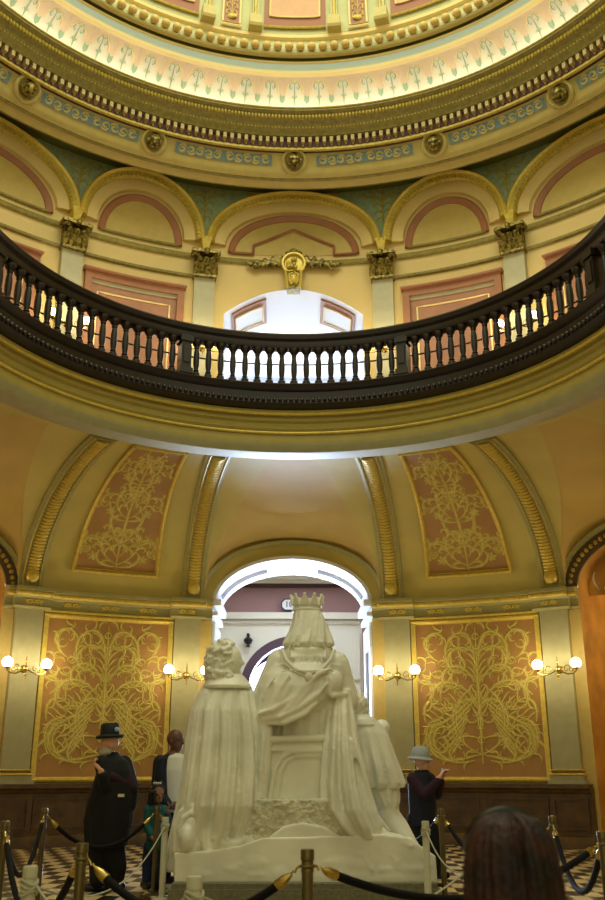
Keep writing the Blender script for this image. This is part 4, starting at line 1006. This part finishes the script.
# upper arms and the left sleeve reaching down
Q.caps(at(280, 662, 1.35), at(262, 700, 1.25), .15, .13); Q.caps(at(337, 664, 1.35), at(347, 700, 1.35), .14, .14); Q.caps(at(347, 700, 1.35), at(345, 712, 1.9), .12, .08); hand(Q, at(345, 712, 1.95), (.1, 1, -.1), (0, 0, -1), .26, .4)
hand(Q, at(262, 706, 1.05), (-.35, .1, -1), (1, 0, 0), .25, .7)
# long robe falling on the right
rows_loft(Q, [(690, 330, 350, 1.25, .18), (715, 326, 353, 1.18, .24, .05, 9, .2), (750, 322, 358, 1.12, .28, .07, 9, .5), (785, 320, 366, 1.08, .30, .09, 9, .9), (810, 322, 374, 1.04, .30, .09, 9, 1.2), (826, 334, 380, 1.02, .27, .07, 9, 1.4), (838, 346, 382, 1.0, .22, .03, 9, 1.5), (843, 352, 374, 1.0, .15)], 110)
rows_loft(Q, [(712, 256, 274, 1.12, .12), (740, 258, 273, 1.08, .14, .02, 6, 0), (770, 256, 271, 1.06, .14, .025, 6, .3), (798, 255, 267, 1.06, .12, .02, 6, .5), (803, 257, 265, 1.06, .1)], 50)
rows_loft(Q, [(790, 350, 368, 1.4, .25), (808, 350, 371, 1.3, .32, .04, 9, 0), (824, 350, 380, 1.25, .36, .05, 9, .4), (836, 348, 392, 1.22, .38, .04, 9, .8), (842, 350, 398, 1.22, .36)], 90)
for pts, r in (([(322, 806), (334, 816), (348, 824), (360, 832)], .03), ([(352, 738), (360, 760), (368, 790), (376, 815), (390, 832)], .03), ([(348, 740), (355, 744), (353, 752), (361, 764)], .022)):
    Q.tube([at(x, y, .86) for x, y in pts], [r*.6]+[r]*(len(pts)-2)+[r*.6], 8)
for k in range(9):
    x = 291+k*4.3; Q.tube([at(x, 650, 1.10), at(x+.2, 657, 1.05), at(x, 664-abs(k-4)*.6, 1.03)], [.012, .016, .006], 6)
Q.caps(at(309, 640, 1.4), at(309, 655, 1.4), .14, .2); Q.ball(at(309, 625, 1.42), (.16, .18, .22), 16, 12); Q.ball(at(309, 630, 1.56), (.11, .1, .16), 12, 9); Q.caps(at(309, 626, 1.66), at(309, 631, 1.70), .02, .03, 8)
qn = remesh(Q.build('crowned_queen', M_marble, ST), VX, 1)
V_ = MB(); rows_loft(V_, [(606, 296, 319, 1.38, .14), (611, 293.5, 321, 1.38, .17), (621, 293, 325, 1.36, .19, .02, 12, 0), (631, 290, 329, 1.35, .21, .035, 12, .3), (639, 286, 332, 1.33, .23, .045, 12, .7), (645, 283, 333, 1.31, .24, .045, 12, 1.0), (649, 288, 329, 1.31, .21, .04, 12, 1.2)], 110)
for k in range(8):
    x = 295.5+k*3.6; V_.tube([at(x+1, 612, 1.2), at(x+1.5*sin(k*2), 624, 1.16), at(x-1+.6*(k-4)+1.5*sin(k*3), 637, 1.11), at(x-1+1.5*(k-3.5)+1.5*sin(k*5), 649+sin(k*2.3), 1.08)], [.010, .022, .028, .010], 7)
remesh(V_.build('long_hair', M_marble, qn), .012, 1)
cr = MB(); C0 = at(307, 613.5, 1.38); ri = .135; rs = []
for rr, z in ((ri, 0), (ri+.015, .0), (ri+.02, .03), (ri+.035, .12), (ri+.02, .12), (ri-.01, .0)): rs.append([C0+np.array((rr*cos(2*pi*k/48), rr*sin(2*pi*k/48), z)) for k in range(48)])
cr.loft(rs)
for k in range(10):
    a = 2*pi*k/10+.15
    def rp(r, z, da=0): return C0+np.array((r*cos(a+da), r*sin(a+da), z))
    cr.loft([[rp(ri+.01, .08, -.26), rp(ri+.05, .08, -.26), rp(ri+.05, .08, .26), rp(ri+.01, .08, .26)], [rp(ri+.04, .15, -.2), rp(ri+.06, .14, -.2), rp(ri+.06, .14, .2), rp(ri+.04, .15, .2)], [rp(ri+.045, .20, -.03), rp(ri+.065, .20, -.03), rp(ri+.065, .20, .03), rp(ri+.045, .20, .03)]])
    cr.ball(rp(ri+.055, .20), .02, 6, 5)
cr.tube([C0+np.array(((ri+.03)*cos(2*pi*k/40), (ri+.03)*sin(2*pi*k/40), .03)) for k in range(40)], .018, 6, closed=True)
cr.build('crown', M_marble, qn)
nk = MB(); nk.tube(pxpath([(282, 650, 1.07), (286, 660, 1.0), (294, 668, .96), (303, 672, .93), (309, 673, .92), (316, 672, .93), (324, 667, .96), (331, 659, 1.0), (334, 650, 1.07)]), .022, 8)
nk.tube(pxpath([(279, 650, 1.08), (284, 662, 1.0), (293, 671, .95), (304, 675.5, .92), (314, 675.5, .92), (326, 671, .95), (333, 661, 1.0)]), .012, 6); nk.lathe([(.045, -.02), (.05, 0), (.045, .02), (.02, .03), (.001, .03)], at(309, 677, .90), 14, (0, -1, 0)); nk.build('chain_of_office', M_marble, qn)

# young page leaning in on the right
G_ = MB()
rows_loft(G_, [(717, 350, 372, 1.75, .15), (724, 349, 380, 1.75, .22), (734, 349, 387, 1.76, .27, .015, 11, 0), (750, 351, 392, 1.77, .30, .035, 11, .2), (768, 354, 398, 1.78, .33, .065, 11, .4), (783, 357, 403, 1.79, .34, .075, 11, .6), (788, 360, 402, 1.79, .32, .05, 11, .6), (784, 366, 396, 1.79, .2)], 110)
rows_loft(G_, [(780, 364, 396, 1.78, .24), (792, 368, 399, 1.76, .25, .03, 12, 0), (802, 374, 399, 1.74, .22, .035, 12, .1), (808, 378, 397, 1.73, .17, .01, 12, .1), (812, 380, 396, 1.73, .14)], 60)
chain(G_, [at(388, 806, 1.73), at(389, 815, 1.66), at(400, 828, 1.58), at(411, 842, 1.5), at(414, 847, 1.48)], [.13, .12, .105, .066, .062])
G_.caps(at(415, 848, 1.48), at(421, 853, 1.22), .06, .055); G_.ball(at(417, 852, 1.4), (.07, .14, .06), 10, 8)
chain(G_, [at(372, 790, 1.7), at(368, 800, 1.9), at(372, 822, 2.2), at(374, 836, 2.3)], [.13, .11, .09, .06])
G_.ball(at(356, 709, 1.72), (.125, .14, .15), 16, 12); G_.caps(at(356, 714, 1.74), at(360, 724, 1.76), .08, .11); G_.ball(at(350, 711, 1.78), (.09, .1, .12), 10, 8)
G_.caps(at(382, 728, 1.8), at(388, 752, 2.0), .10, .08); G_.caps(at(388, 752, 2.0), at(372, 760, 2.25), .07, .05); hand(G_, at(372, 760, 2.25), (-1, .2, .1), (0, 0, 1), .2, .3)
pg = remesh(G_.build('page', M_marble, ST), VX, 1)
H2 = MB(); rng = random.Random(8); c_ = at(356, 707, 1.72)
for i in range(120):
    a = rng.uniform(0, 2*pi); z = rng.uniform(-.9, 1); rr = sqrt(1-z*z); q = c_+np.array((.13*rr*cos(a), .145*rr*sin(a), .16*z)); H2.ball(q, rng.uniform(.02, .032), 7, 5)
H2.ball(c_, (.125, .14, .155), 14, 10); remesh(H2.build('curly_hair', M_marble, pg), .011, 1)
c2_ = MB(); rows_loft(c2_, [(714, 351, 368, 1.74, .14), (720, 348, 376, 1.74, .21), (726, 347, 380, 1.75, .25), (728, 350, 378, 1.75, .23), (722, 352, 372, 1.75, .17)], 50); remesh(c2_.build('cape_collar', M_marble, pg), .012, 1)

# ------------------------------------------------------------------ people
def feet(mb, x, Y, s, yaw, L=.27):
    a = rad(yaw); f = np.array((cos(a), sin(a), 0)); p = np.array((x, Y, .05))
    mb.caps(p-f*.06, p+f*(L-.13), .052, .042); mb.caps(p, p+np.array((0, 0, .08)), .05, .048)
# man in the dark hat, left
Y1 = 1.78
def A(x, y, dy=0): return at(x, y, Y1+dy)
t = thing('person', 'bearded person in a black hat and long dark coat, hands raised to the chest', 'person', (-2.06, Y1, 0))
b = MB(); hc = A(109, 745); head(b, hc, .265, 200)
b.caps(A(113, 770), A(110, 800), .13, .15); b.caps(A(110, 800), A(108, 832), .15, .12)
for s, fx in ((-1, 98), (1, 116)): g_ = A(fx, 893, s*.05); chain(b, [A(106+s*5, 838), A(fx+1, 866), np.array((g_[0], g_[1], .08))], [.095, .07, .05])
sl, sr_ = A(102, 763, -.16), A(124, 764, .10)
chain(b, [sl, A(106, 786, -.22), A(101, 771, -.30)], [.06, .05, .035]); chain(b, [sr_, A(126, 788, -.08), A(104, 771, -.2)], [.06, .05, .035])
hand(b, A(101.5, 771, -.30), (-.7, -.1, .6), (.6, 0, .7), .19, .7); hand(b, A(103, 770, -.2), (-.75, -.2, .5), (.6, 0, .7), .19, .8, -1)
remesh(b.build('body', M_skin1, t), .011, 1); eyes('eye', hc, .25, 190, t)
c = MB(); rows_loft(c, [(752, 108, 118, Y1, .075), (756, 106, 121, Y1, .11), (761, 101, 128, Y1, .17), (770, 98, 132, Y1, .21, .01, 7, 0), (785, 93, 134, Y1, .23, .015, 7, 0), (800, 88, 133, Y1, .24, .02, 7, 0), (820, 85, 131, Y1, .24, .025, 8, 0), (845, 86, 126, Y1, .23, .03, 8, 0), (847, 88, 124, Y1, .2)], 60)
chain(c, [sl, A(106, 787, -.22), A(103, 776, -.28)], [.09, .075, .06]); chain(c, [sr_, A(131, 786, -.04), A(112, 776, -.18)], [.10, .085, .06]); c.caps(A(133, 790, .02), A(130, 806, .0), .06, .07)
cc = remesh(c.build('coat', M_black, t), .013, 2)
c = MB(); c.caps(A(120, 768, -.06), A(130, 786, -.06), .10, .085); c.caps(A(130, 786, -.06), A(112, 777, -.2), .08, .062); remesh(c.build('knitted_sleeve', M_plum, t), .013, 2)
c = MB()
for s, fx in ((-1, 97), (1, 115)): g_ = A(fx, 893, s*.05); chain(c, [A(105+s*7, 838), A(fx+2, 866), np.array((g_[0], g_[1], .12))], [.13, .11, .095])
remesh(c.build('trousers', M_trous, t), .013, 2)
for s, fx in ((-1, 97), (1, 115)): g_ = A(fx, 893, s*.05); c = MB(); feet(c, g_[0], g_[1], s, 190); remesh(c.build('shoe', M_shoe, t), .012, 1)
c = MB(); hp = A(110, 736.5); c.lathe([(.15, -.02), (.165, 0), (.15, .015), (.115, .02), (.112, .07), (.105, .13), (.085, .15), (.03, .145), (.001, .14)], hp, 24, (-.06, 0, 1)); hat = c.build('hat', M_blkh, t)
c = MB(); c.ball(A(117, 729.5, -.085), (.035, .025, .028), 10, 6); c.build('hat_badge', M_bandb, hat)
c = MB(); c.ball(A(105, 752.5, -.03), (.075, .09, .065), 14, 10); c.ball(A(104, 758, -.04), (.05, .06, .065), 12, 8); c.ball(A(108, 752, -.03), (.06, .10, .05), 12, 8); remesh(c.build('beard', M_beard, t), .011, 1)
c = MB(); c.box(*sorted((A(118, 794, -.27)[0], A(124, 794, -.27)[0])), Y1-.27, Y1-.24, *sorted((A(118, 797, -.27)[2], A(118, 794, -.27)[2]))); c.build('white_tag', M_wshirt, t)

# bald man in a navy jacket behind the kneeling figure
Y2 = 2.5
def A(x, y, dy=0): return at(x, y, Y2+dy)
t = thing('person', 'person with a shaved head in an open navy jacket over a white shirt', 'person', (-1.45, Y2, 0))
b = MB(); hc = A(175.5, 740.5); head(b, hc, .275, -30)
b.caps(A(173, 762), A(172, 800), .14, .14)
for s in (-1, 1): g_ = np.array((hc[0]+.03+.1*s, Y2, .08)); chain(b, [A(172+7*s, 812), np.array((g_[0], Y2, .5)), g_], [.09, .065, .05])
chain(b, [A(160, 762, -.05), A(158, 788, -.08), A(170, 806, -.22)], [.06, .05, .035]); hand(b, A(170, 806, -.22), (1, -.1, -.2), (0, 1, 0), .18, .5)
chain(b, [A(188, 762, .1), A(190, 788, .1), A(186, 808, .05)], [.06, .05, .035]); hand(b, A(186, 808, .05), (0, -.1, -1), (-1, 0, 0), .18, .5)
remesh(b.build('body', M_skin2, t), .011, 1); eyes('eye', hc, .275, -30, t)
c = MB(); rows_loft(c, [(753, 168, 181, Y2, .08), (757, 163, 187, Y2, .14), (770, 160, 190, Y2, .17), (800, 160, 190, Y2, .17), (812, 161, 189, Y2, .17)], 50); remesh(c.build('shirt', M_wshirt, t), .013, 2)
c = MB()
rows_loft(c, [(754, 166, 173, Y2-.02, .10), (759, 157, 171, Y2, .17), (775, 154, 171, Y2, .20), (800, 154, 172, Y2, .21), (826, 155, 173, Y2, .20)], 40)
rows_loft(c, [(757, 182, 188, Y2+.06, .12), (775, 185, 194, Y2+.04, .16), (826, 184, 194, Y2+.04, .16)], 40)
chain(c, [A(160, 762, -.05), A(157, 790, -.08), A(168, 805, -.2)], [.085, .075, .06]); chain(c, [A(189, 762, .1), A(191, 790, .1), A(187, 804, .05)], [.085, .07, .055]); remesh(c.build('jacket', M_navy, t), .013, 2)
c = MB()
for s in (-1, 1): g_ = np.array((hc[0]+.03+.1*s, Y2, .1)); chain(c, [A(172+7*s, 812), np.array((g_[0], Y2, .5)), g_], [.125, .10, .085])
remesh(c.build('trousers', M_trous, t), .013, 2)
for s in (-1, 1): c = MB(); feet(c, hc[0]+.03+.1*s, Y2, s, -20); remesh(c.build('shoe', M_shoe, t), .012, 1)

# child in teal
Y3 = 2.0
def A(x, y, dy=0): return at(x, y, Y3+dy)
t = thing('person', 'child in a teal top with braided black hair standing behind the brass post', 'person', (-1.58, Y3, 0))
b = MB(); hc = A(157.5, 794.5); head(b, hc, .215, -60)
b.caps(A(156, 813), A(156, 838), .075, .085)
for s in (-1, 1): g_ = np.array((hc[0]+.075*s, Y3, .07)); chain(b, [A(155+4*s, 842), np.array((g_[0], Y3, .33)), g_], [.06, .045, .038])
chain(b, [A(149, 810, -.02), A(147, 826, -.06), A(152, 838, -.14)], [.045, .038, .026]); hand(b, A(152, 838, -.14), (.5, -.3, -.8), (1, 0, 0), .13, .5)
chain(b, [A(164, 810, 0), A(168, 822, -.06), A(167, 812, -.14)], [.045, .038, .026]); hand(b, A(167, 812, -.14), (.3, -.2, .8), (-1, 0, 0), .13, .5)
remesh(b.build('body', M_skin3, t), .009, 1); eyes('eye', hc, .215, -60, t)
c = MB(); rows_loft(c, [(804, 152, 161, Y3, .06), (808, 148, 165, Y3, .09), (825, 147, 166, Y3, .11), (850, 146, 167, Y3, .12, .01, 6, 0)], 40)
chain(c, [A(149, 810, -.02), A(147, 826, -.06), A(151, 835, -.12)], [.06, .05, .04]); chain(c, [A(164, 810, 0), A(168, 822, -.06), A(167.5, 815, -.12)], [.06, .05, .04]); remesh(c.build('top', M_teal, t), .011, 1)
c = MB()
for s in (-1, 1): g_ = np.array((hc[0]+.075*s, Y3, .09)); chain(c, [A(155+4*s, 846), np.array((g_[0], Y3, .33)), g_], [.085, .065, .055])
remesh(c.build('trousers', M_jean, t), .011, 1)
for s in (-1, 1): c = MB(); feet(c, hc[0]+.075*s, Y3, s, -60, .2); remesh(c.build('shoe', M_shoe, t), .011, 1)
c = MB(); c.ball(hc+np.array((-.01, .03, .045)), (.09, .09, .085), 14, 10)
for k in range(7):
    a = 1.2+k*.55; c.caps(hc+np.array((.085*cos(a), .085*sin(a), .03)), hc+np.array((.10*cos(a), .10*sin(a), -.11)), .02, .012, 7)
c.ball(hc+np.array((-.04, 0, .13)), .03, 8, 6); c.ball(hc+np.array((.035, 0, .13)), .028, 8, 6); remesh(c.build('braided_hair', M_hairk, t), .009, 1)
c = MB()
for dx in (-.04, -.015, .01, .035): c.ball(hc+np.array((dx, -.055, .125)), .013, 7, 5)
c.build('hair_beads', M_wshirt, t)

# photographer with a grey hat, right
Y4 = 3.0
def A(x, y, dy=0): return at(x, y, Y4+dy)
t = thing('person', 'person in a grey felt hat and plum sleeves holding up a small camera', 'person', (1.6, Y4, 0))
b = MB(); hc = A(422, 763); head(b, hc, .235, -12)
b.caps(A(420, 783), A(421, 812), .12, .13)
for s in (-1, 1): g_ = np.array((hc[0]+.02+.09*s, Y4, .08)); chain(b, [A(421+5*s, 822), np.array((g_[0], Y4, .45)), g_], [.09, .065, .05])
chain(b, [A(413, 778, -.1), A(424, 794, -.2), A(440, 777, -.22)], [.055, .048, .032]); hand(b, A(440, 778, -.22), (.45, -.05, .9), (1, .1, 0), .17, .6)
chain(b, [A(430, 778, .12), A(436, 793, .05), A(442, 778, -.12)], [.055, .048, .032]); hand(b, A(442, 778, -.12), (.4, -.1, .9), (1, .1, 0), .17, .6, -1)
remesh(b.build('body', M_skin1, t), .011, 1); eyes('eye', hc, .235, -12, t)
c = MB(); chain(c, [A(413, 779, -.1), A(424, 795, -.2), A(438, 781, -.22)], [.085, .072, .05]); chain(c, [A(430, 779, .12), A(437, 794, .05), A(441, 782, -.12)], [.08, .07, .05]); remesh(c.build('sweater_sleeves', M_plum, t), .012, 2)
c = MB(); rows_loft(c, [(770, 415, 428, Y4, .09), (774, 410, 432, Y4, .15), (785, 408, 435, Y4, .18), (805, 409, 436, Y4, .19), (826, 410, 435, Y4, .19)], 50); remesh(c.build('vest', M_navy, t), .012, 2)
c = MB(); c.tube([hc+np.array((.09*cos(a)+.0, .09*sin(a), -.125)) for a in [k*.5 for k in range(13)]], .022, 7, closed=True); c.build('shirt_collar', M_wshirt, t)
c = MB()
for s in (-1, 1): g_ = np.array((hc[0]+.02+.09*s, Y4, .1)); chain(c, [A(421+5*s, 820), np.array((g_[0], Y4, .45)), g_], [.12, .095, .085])
remesh(c.build('trousers', M_trous, t), .012, 2)
for s in (-1, 1): c = MB(); feet(c, hc[0]+.02+.09*s, Y4, s, -12); remesh(c.build('shoe', M_shoe, t), .012, 1)
c = MB(); hp = A(420.5, 758.5); c.lathe([(.15, -.025), (.165, -.01), (.15, .008), (.118, .02), (.115, .07), (.10, .125), (.07, .15), (.03, .14), (.001, .13)], hp, 24, (.10, 0, 1)); hat = c.build('hat', M_greyh, t)
c = MB(); c.lathe([(.122, .02), (.124, .05), (.118, .05), (.116, .02)], hp, 24, (.10, 0, 1)); c.build('hat_band', M_greyh, hat)
K_ = A(443, 771, -.16); tk = thing('camera', 'small silver and black camera held up by the person in the grey hat', 'camera', tuple(K_))
c = MB(); c.box(K_[0]-.012, K_[0]+.014, K_[1]-.055, K_[1]+.055, K_[2]-.032, K_[2]+.032); c.build('camera_body', M_greyh, tk, False)
c = MB(); c.lathe([(.026, 0), (.026, .02), (.02, .03), (.001, .028)], (K_[0]+.014, K_[1]+.01, K_[2]), 14, (1, 0, 0)); c.build('lens', M_blackp, tk)

# long-haired onlooker in front
Y5 = -7.0
def A(x, y, dy=0): return at(x, y, Y5+dy)
hc = A(511, 862); t = thing('person', 'person with long auburn hair and a black headband, seen from behind in front', 'person', (hc[0], Y5, 0))
b = MB(); head(b, hc, .225, 100); z = hc[2]
b.caps(hc-np.array((0, 0, .22)), hc-np.array((0, 0, .5)), .13, .12)
for s in (-1, 1):
    chain(b, [hc+np.array((.05*s, 0, -.5)), np.array((hc[0]+.08*s, Y5, .28)), np.array((hc[0]+.08*s, Y5, .06))], [.085, .06, .045])
    w_ = hc+np.array((.20*s, .05, -.55)); chain(b, [hc+np.array((.15*s, 0, -.24)), hc+np.array((.19*s, 0, -.40)), w_], [.05, .042, .03]); hand(b, w_, (0, .1, -1), (-s, 0, 0), .14, .4, s)
remesh(b.build('body', M_skin1, t), .010, 1)
c = MB(); rs = []
for dz, rx, ry in ((-.19, .07, .07), (-.23, .155, .10), (-.35, .15, .11), (-.55, .15, .12), (-.62, .16, .13)): rs.append([hc+np.array((rx*cos(2*pi*k/40), ry*sin(2*pi*k/40), dz)) for k in range(40)])
c.loft(rs[::-1])
for s in (-1, 1): chain(c, [hc+np.array((.14*s, 0, -.25)), hc+np.array((.19*s, 0, -.40)), hc+np.array((.20*s, .04, -.52))], [.065, .055, .045])
remesh(c.build('top', M_black, t), .012, 1)
c = MB()
for s in (-1, 1): chain(c, [hc+np.array((.06*s, 0, -.56)), np.array((hc[0]+.08*s, Y5, .28)), np.array((hc[0]+.08*s, Y5, .1))], [.11, .085, .075])
remesh(c.build('trousers', M_jean, t), .012, 1)
for s in (-1, 1): c = MB(); feet(c, hc[0]+.08*s, Y5, s, 100, .2); remesh(c.build('shoe', M_shoe, t), .012, 1)
c = MB(); rs = []
for dz, rx, ry, oy in ((.115, .02, .02, .0), (.105, .06, .06, 0), (.085, .085, .09, 0), (.04, .104, .115, -.005), (-.02, .114, .125, -.01), (-.10, .120, .12, -.02), (-.20, .130, .105, -.035), (-.32, .140, .085, -.05), (-.42, .13, .06, -.06), (-.46, .10, .04, -.06)):
    ring = []
    for k in range(160):
        a = 2*pi*k/160; f_ = .004*abs(sin(a*19+dz*6))+.003*sin(a*31+dz*11)-.010*math.exp(-((a-4.75)/.07)**2); ring.append(hc+np.array(((rx+f_)*cos(a)*(.93 if sin(a) > .55 and dz < .02 else 1), oy+(ry+f_)*sin(a)*(.45 if sin(a) > .3 and dz < 0 else 1), dz)))
    rs.append(ring)
c.loft(rs[::-1]); c.build('long_hair', M_auburn, t)
c = MB(); c.tube([hc+np.array((.102*cos(a), .02, .02+.096*sin(a))) for a in [pi*k/24 for k in range(25)]], .014, 8); c.build('headband', M_band, t)

# ------------------------------------------------------------------ brass rope barrier
posts = {'a': (-2.2, -1.92), 'b': (-2.57, .77), 'c': (-1.49, 1.36), 'd': (-1.13, -4.24), 'e': (.04, -4.66), 'f': (1.52, .72), 'g': (2.17, -1.14), 'h': (1.92, -3.24), 'i': (-.85, 3.75), 'j': (1.0, 3.6)}
plab = {'a': 'brass rope post cut by the left edge of the picture', 'b': 'slim brass rope post left of the person in the black hat', 'c': 'brass rope post in front of the child in teal', 'd': 'near brass rope post at lower left, below the black-hatted person',
        'e': 'brass rope post standing in front of the middle of the statue', 'f': 'brass rope post in front of the person in the grey hat', 'g': 'brass rope post just right of the long auburn hair', 'h': 'brass rope post cut by the right edge of the picture', 'i': 'brass rope post hidden behind the left of the statue', 'j': 'brass rope post hidden behind the right of the statue'}
def mkpost():
    t = thing('stanchion', 'x', 'rope post', (0, 0, 0), 'brass rope posts')
    m = MB(); m.lathe([(.001, 0), (.15, 0), (.15, .012), (.14, .022), (.06, .035), (.034, .05), (.001, .05)], (0, 0, 0), 28); m.build('base', M_brassd, t)
    m = MB(); m.lathe([(.028, .04), (.028, .855), (.001, .856)], (0, 0, 0), 20); m.build('pole', M_brassd, t)
    m = MB(); m.lathe([(.031, .80), (.031, .812), (.029, .815), (.029, .85), (.033, .853), (.033, .895), (.030, .90), (.001, .90)], (0, 0, 0), 20); m.tube([(.036*cos(2*pi*k/20), .036*sin(2*pi*k/20), .825) for k in range(20)], .006, 6, closed=True); m.build('cap', M_brassd, t)
    return t
p0 = mkpost(); first = True
for k, (x, y) in posts.items():
    if first: o = p0
    else:
        o = p0.copy(); COL.objects.link(o)
        for ch in list(p0.children): d = ch.copy(); COL.objects.link(d); d.parent = o
    first = False; o.location = (x, y, 0); o['label'] = plab[k]
def vrope(a, b, sag, lab):
    A_, B_ = np.array((*posts[a], .825)), np.array((*posts[b], .825)); d = (B_-A_)/np.linalg.norm(B_-A_); t = thing('velvet_rope', lab, 'rope', tuple((A_+B_)/2-np.array((0, 0, sag))), 'black velvet barrier ropes')
    N = 40; pts = [A_+d*.036+(B_-A_-d*.072)*i/N-np.array((0, 0, sag*(1-(2*i/N-1)**2))) for i in range(N+1)]
    L = np.cumsum([0]+[np.linalg.norm(pts[i+1]-pts[i]) for i in range(N)])
    def sub(s0, s1, n):
        ss = np.linspace(s0, s1, n); return [np.array([np.interp(s, L, [p[j] for p in pts]) for j in range(3)]) for s in ss]
    m = MB(); m.tube(sub(.14, L[-1]-.14, 36), .021, 12); m.build('rope', M_rope, t)
    for s0, s1 in ((.06, .15), (L[-1]-.06, L[-1]-.15)):
        m = MB(); q = sub(s0, s1, 5); m.tube(q, [.009, .018, .024, .025, .025], 12); ef = m.build('end_fitting', M_brass, t)
        m = MB(); q = sub(min(s0, s1) if s0 < 1 and s0 < s1 else s0, 0 if s0 < s1 else L[-1], 6)
        m.tube([p+np.array((0, 0, .008*sin(i*2.2))) for i, p in enumerate(q)], .006, 6); m.build('hook', M_brass, ef)
vrope('a', 'b', .42, 'black velvet rope at far left sagging between the two leftmost brass posts'); vrope('a', 'd', .44, 'black velvet rope drooping from the post at the left edge to the near left post')
vrope('b', 'c', .32, 'black velvet rope passing behind the person in the black hat'); vrope('d', 'e', .25, 'long black velvet rope across the lower left front of the statue')
vrope('e', 'h', .22, 'long black velvet rope across the lower right front of the statue'); vrope('f', 'g', .40, 'black velvet rope from beside the grey-hatted person into the auburn hair'); vrope('g', 'h', .38, 'black velvet rope looping down between the two rightmost brass posts')
vrope('c', 'i', .35, 'black velvet rope going back behind the kneeling marble figure'); vrope('f', 'j', .35, 'black velvet rope going back behind the marble page')
# ivory posts with white cord
iv = {'a': (-1.36, -4.35, 'ivory plastic post at the lower left corner with a loop of cord'), 'b': (-.48, -4.85, 'short ivory post wound with cord in front of the kneeling figure'), 'c': (-1.36, 1.07, 'ivory plastic post beside the child and the brass post'), 'd': (1.28, .19, 'ivory plastic post at the right end of the statue base'), 'e': (1.30, -2.6, 'ivory plastic post hidden behind the auburn hair')}
for k, (x, y, lb) in iv.items():
    t = thing('cord_post', lb, 'post', (x, y, 0), 'ivory cord posts')
    m = MB(); m.lathe([(.001, 0), (.11, 0), (.11, .015), (.04, .03), (.034, .05), (.034, .74), (.030, .745), (.001, .745)], (x, y, 0), 20); m.build('post_tube', M_pvc, t)
    m = MB(); m.lathe([(.037, .745), (.037, .79), (.033, .80), (.001, .80)], (x, y, 0), 20); m.build('cap', M_pvc, t)
    m = MB()
    for j in range(4): m.tube([(x+.040*cos(a), y+.040*sin(a), .725-.016*j+.012*sin(a*2+j)) for a in [q*.4 for q in range(16)]], .008, 6, closed=True)
    m.build('cord_winding', M_cord, t)
def cord(a, b, sag, lb):
    A_, B_ = np.array((iv[a][0], iv[a][1], .71)), np.array((iv[b][0], iv[b][1], .71)); d = (B_-A_)/np.linalg.norm(B_-A_); A_ = A_+d*.05; B_ = B_-d*.05
    m = MB(); m.tube([A_+(B_-A_)*i/30-np.array((0, 0, sag*(1-(2*i/30-1)**2))) for i in range(31)], .006, 6)
    tag(m.build('white_cord', M_cord), lb, 'cord', 'white barrier cords')
cord('a', 'c', .28, 'white cord drooping from the lower left ivory post towards the child'); cord('a', 'b', .2, 'white cord between the two nearest ivory posts at lower left'); cord('d', 'e', .22, 'white cord running from the statue base into the auburn hair'); cord('b', 'e', .25, 'white cord low in front of the statue, at the bottom edge')

# ------------------------------------------------------------------ lights
W = bpy.data.worlds.new('World'); SC.world = W; W.use_nodes = True
bg = W.node_tree.nodes['Background']; bg.inputs[0].default_value = (.95, .94, .58, 1); bg.inputs[1].default_value = .68
def area(name, loc, size, energy, color, target, sy=None):
    d = bpy.data.lights.new(name, 'AREA'); d.energy = energy; d.color = color; d.size = size; d.shape = 'RECTANGLE' if sy else 'SQUARE'
    if sy: d.size_y = sy
    o = bpy.data.objects.new(name, d); COL.objects.link(o); o.location = loc
    v = np.array(target)-np.array(loc); from mathutils import Vector
    o.rotation_euler = Vector(tuple(v)).to_track_quat('-Z', 'Y').to_euler(); return o
area('upper_hall_daylight', (0, 15.7, 10.2), 4.4, 170, (.80, .88, 1), (0, 8, 10.2), 4)
area('hall_window_daylight', (-.28, 16.55, 2.5), 1.4, 1500, (.58, .74, 1), (0, 8, 5.4), 3.0)
area('hall_ceiling_fill', (0, 12.6, 6.1), 3.0, 85, (.84, .90, 1), (0, 12.0, 0), 2.4)  # added fill under the closed hall ceiling, brightens the portal wall
for i in range(9):                                     # lamps hidden behind the cove lip
    p = -60+15*i; x, y, z = P(6.78, p, 14.52)
    o = area('cove_lamp', (x, y, z), 1.7, 4.5, (1, .93, .76), P(6.55, p, 15.2), .12)
for s in (-1, 1):  # added unseen point lamps that brighten the amber side reveals
    ld = bpy.data.lights.new('side_hall_fill', 'POINT'); ld.energy = 45; ld.color = (1, .80, .45); ld.shadow_soft_size = .2
    lo = bpy.data.objects.new('side_hall_fill', ld); COL.objects.link(lo); lo.location = P(10.0, s*46, 3.9)
dl = area('dome_top_fill', (0, 0, 19.3), 7.5, 800, (.97, .96, .72), (0, 0, 0), 7.5)  # added area lamp over the open dome top, for top-down contrast

cam = bpy.data.cameras.new('camera'); co = bpy.data.objects.new('camera', cam); COL.objects.link(co); SC.camera = co
co.location = tuple(CAM)
from mathutils import Matrix
M_ = Matrix(((_R[0], _U[0], -_F[0]), (_R[1], _U[1], -_F[1]), (_R[2], _U[2], -_F[2]))); co.rotation_euler = M_.to_euler()
cam.sensor_fit = 'VERTICAL'; cam.sensor_height = 24; cam.lens = 24*FPX/900; cam.clip_end = 200; cam.clip_start = .05
cam.dof.use_dof = True; cam.dof.focus_distance = 12.5; cam.dof.aperture_fstop = 2.2
for o in EMPTIES:
    if '_base' in o: del o['_base']
SC.view_settings.view_transform = 'Standard'; SC.view_settings.look = 'None'; SC.view_settings.gamma = 1; SC.view_settings.use_curve_mapping = False
SC.view_settings.exposure = 0.25
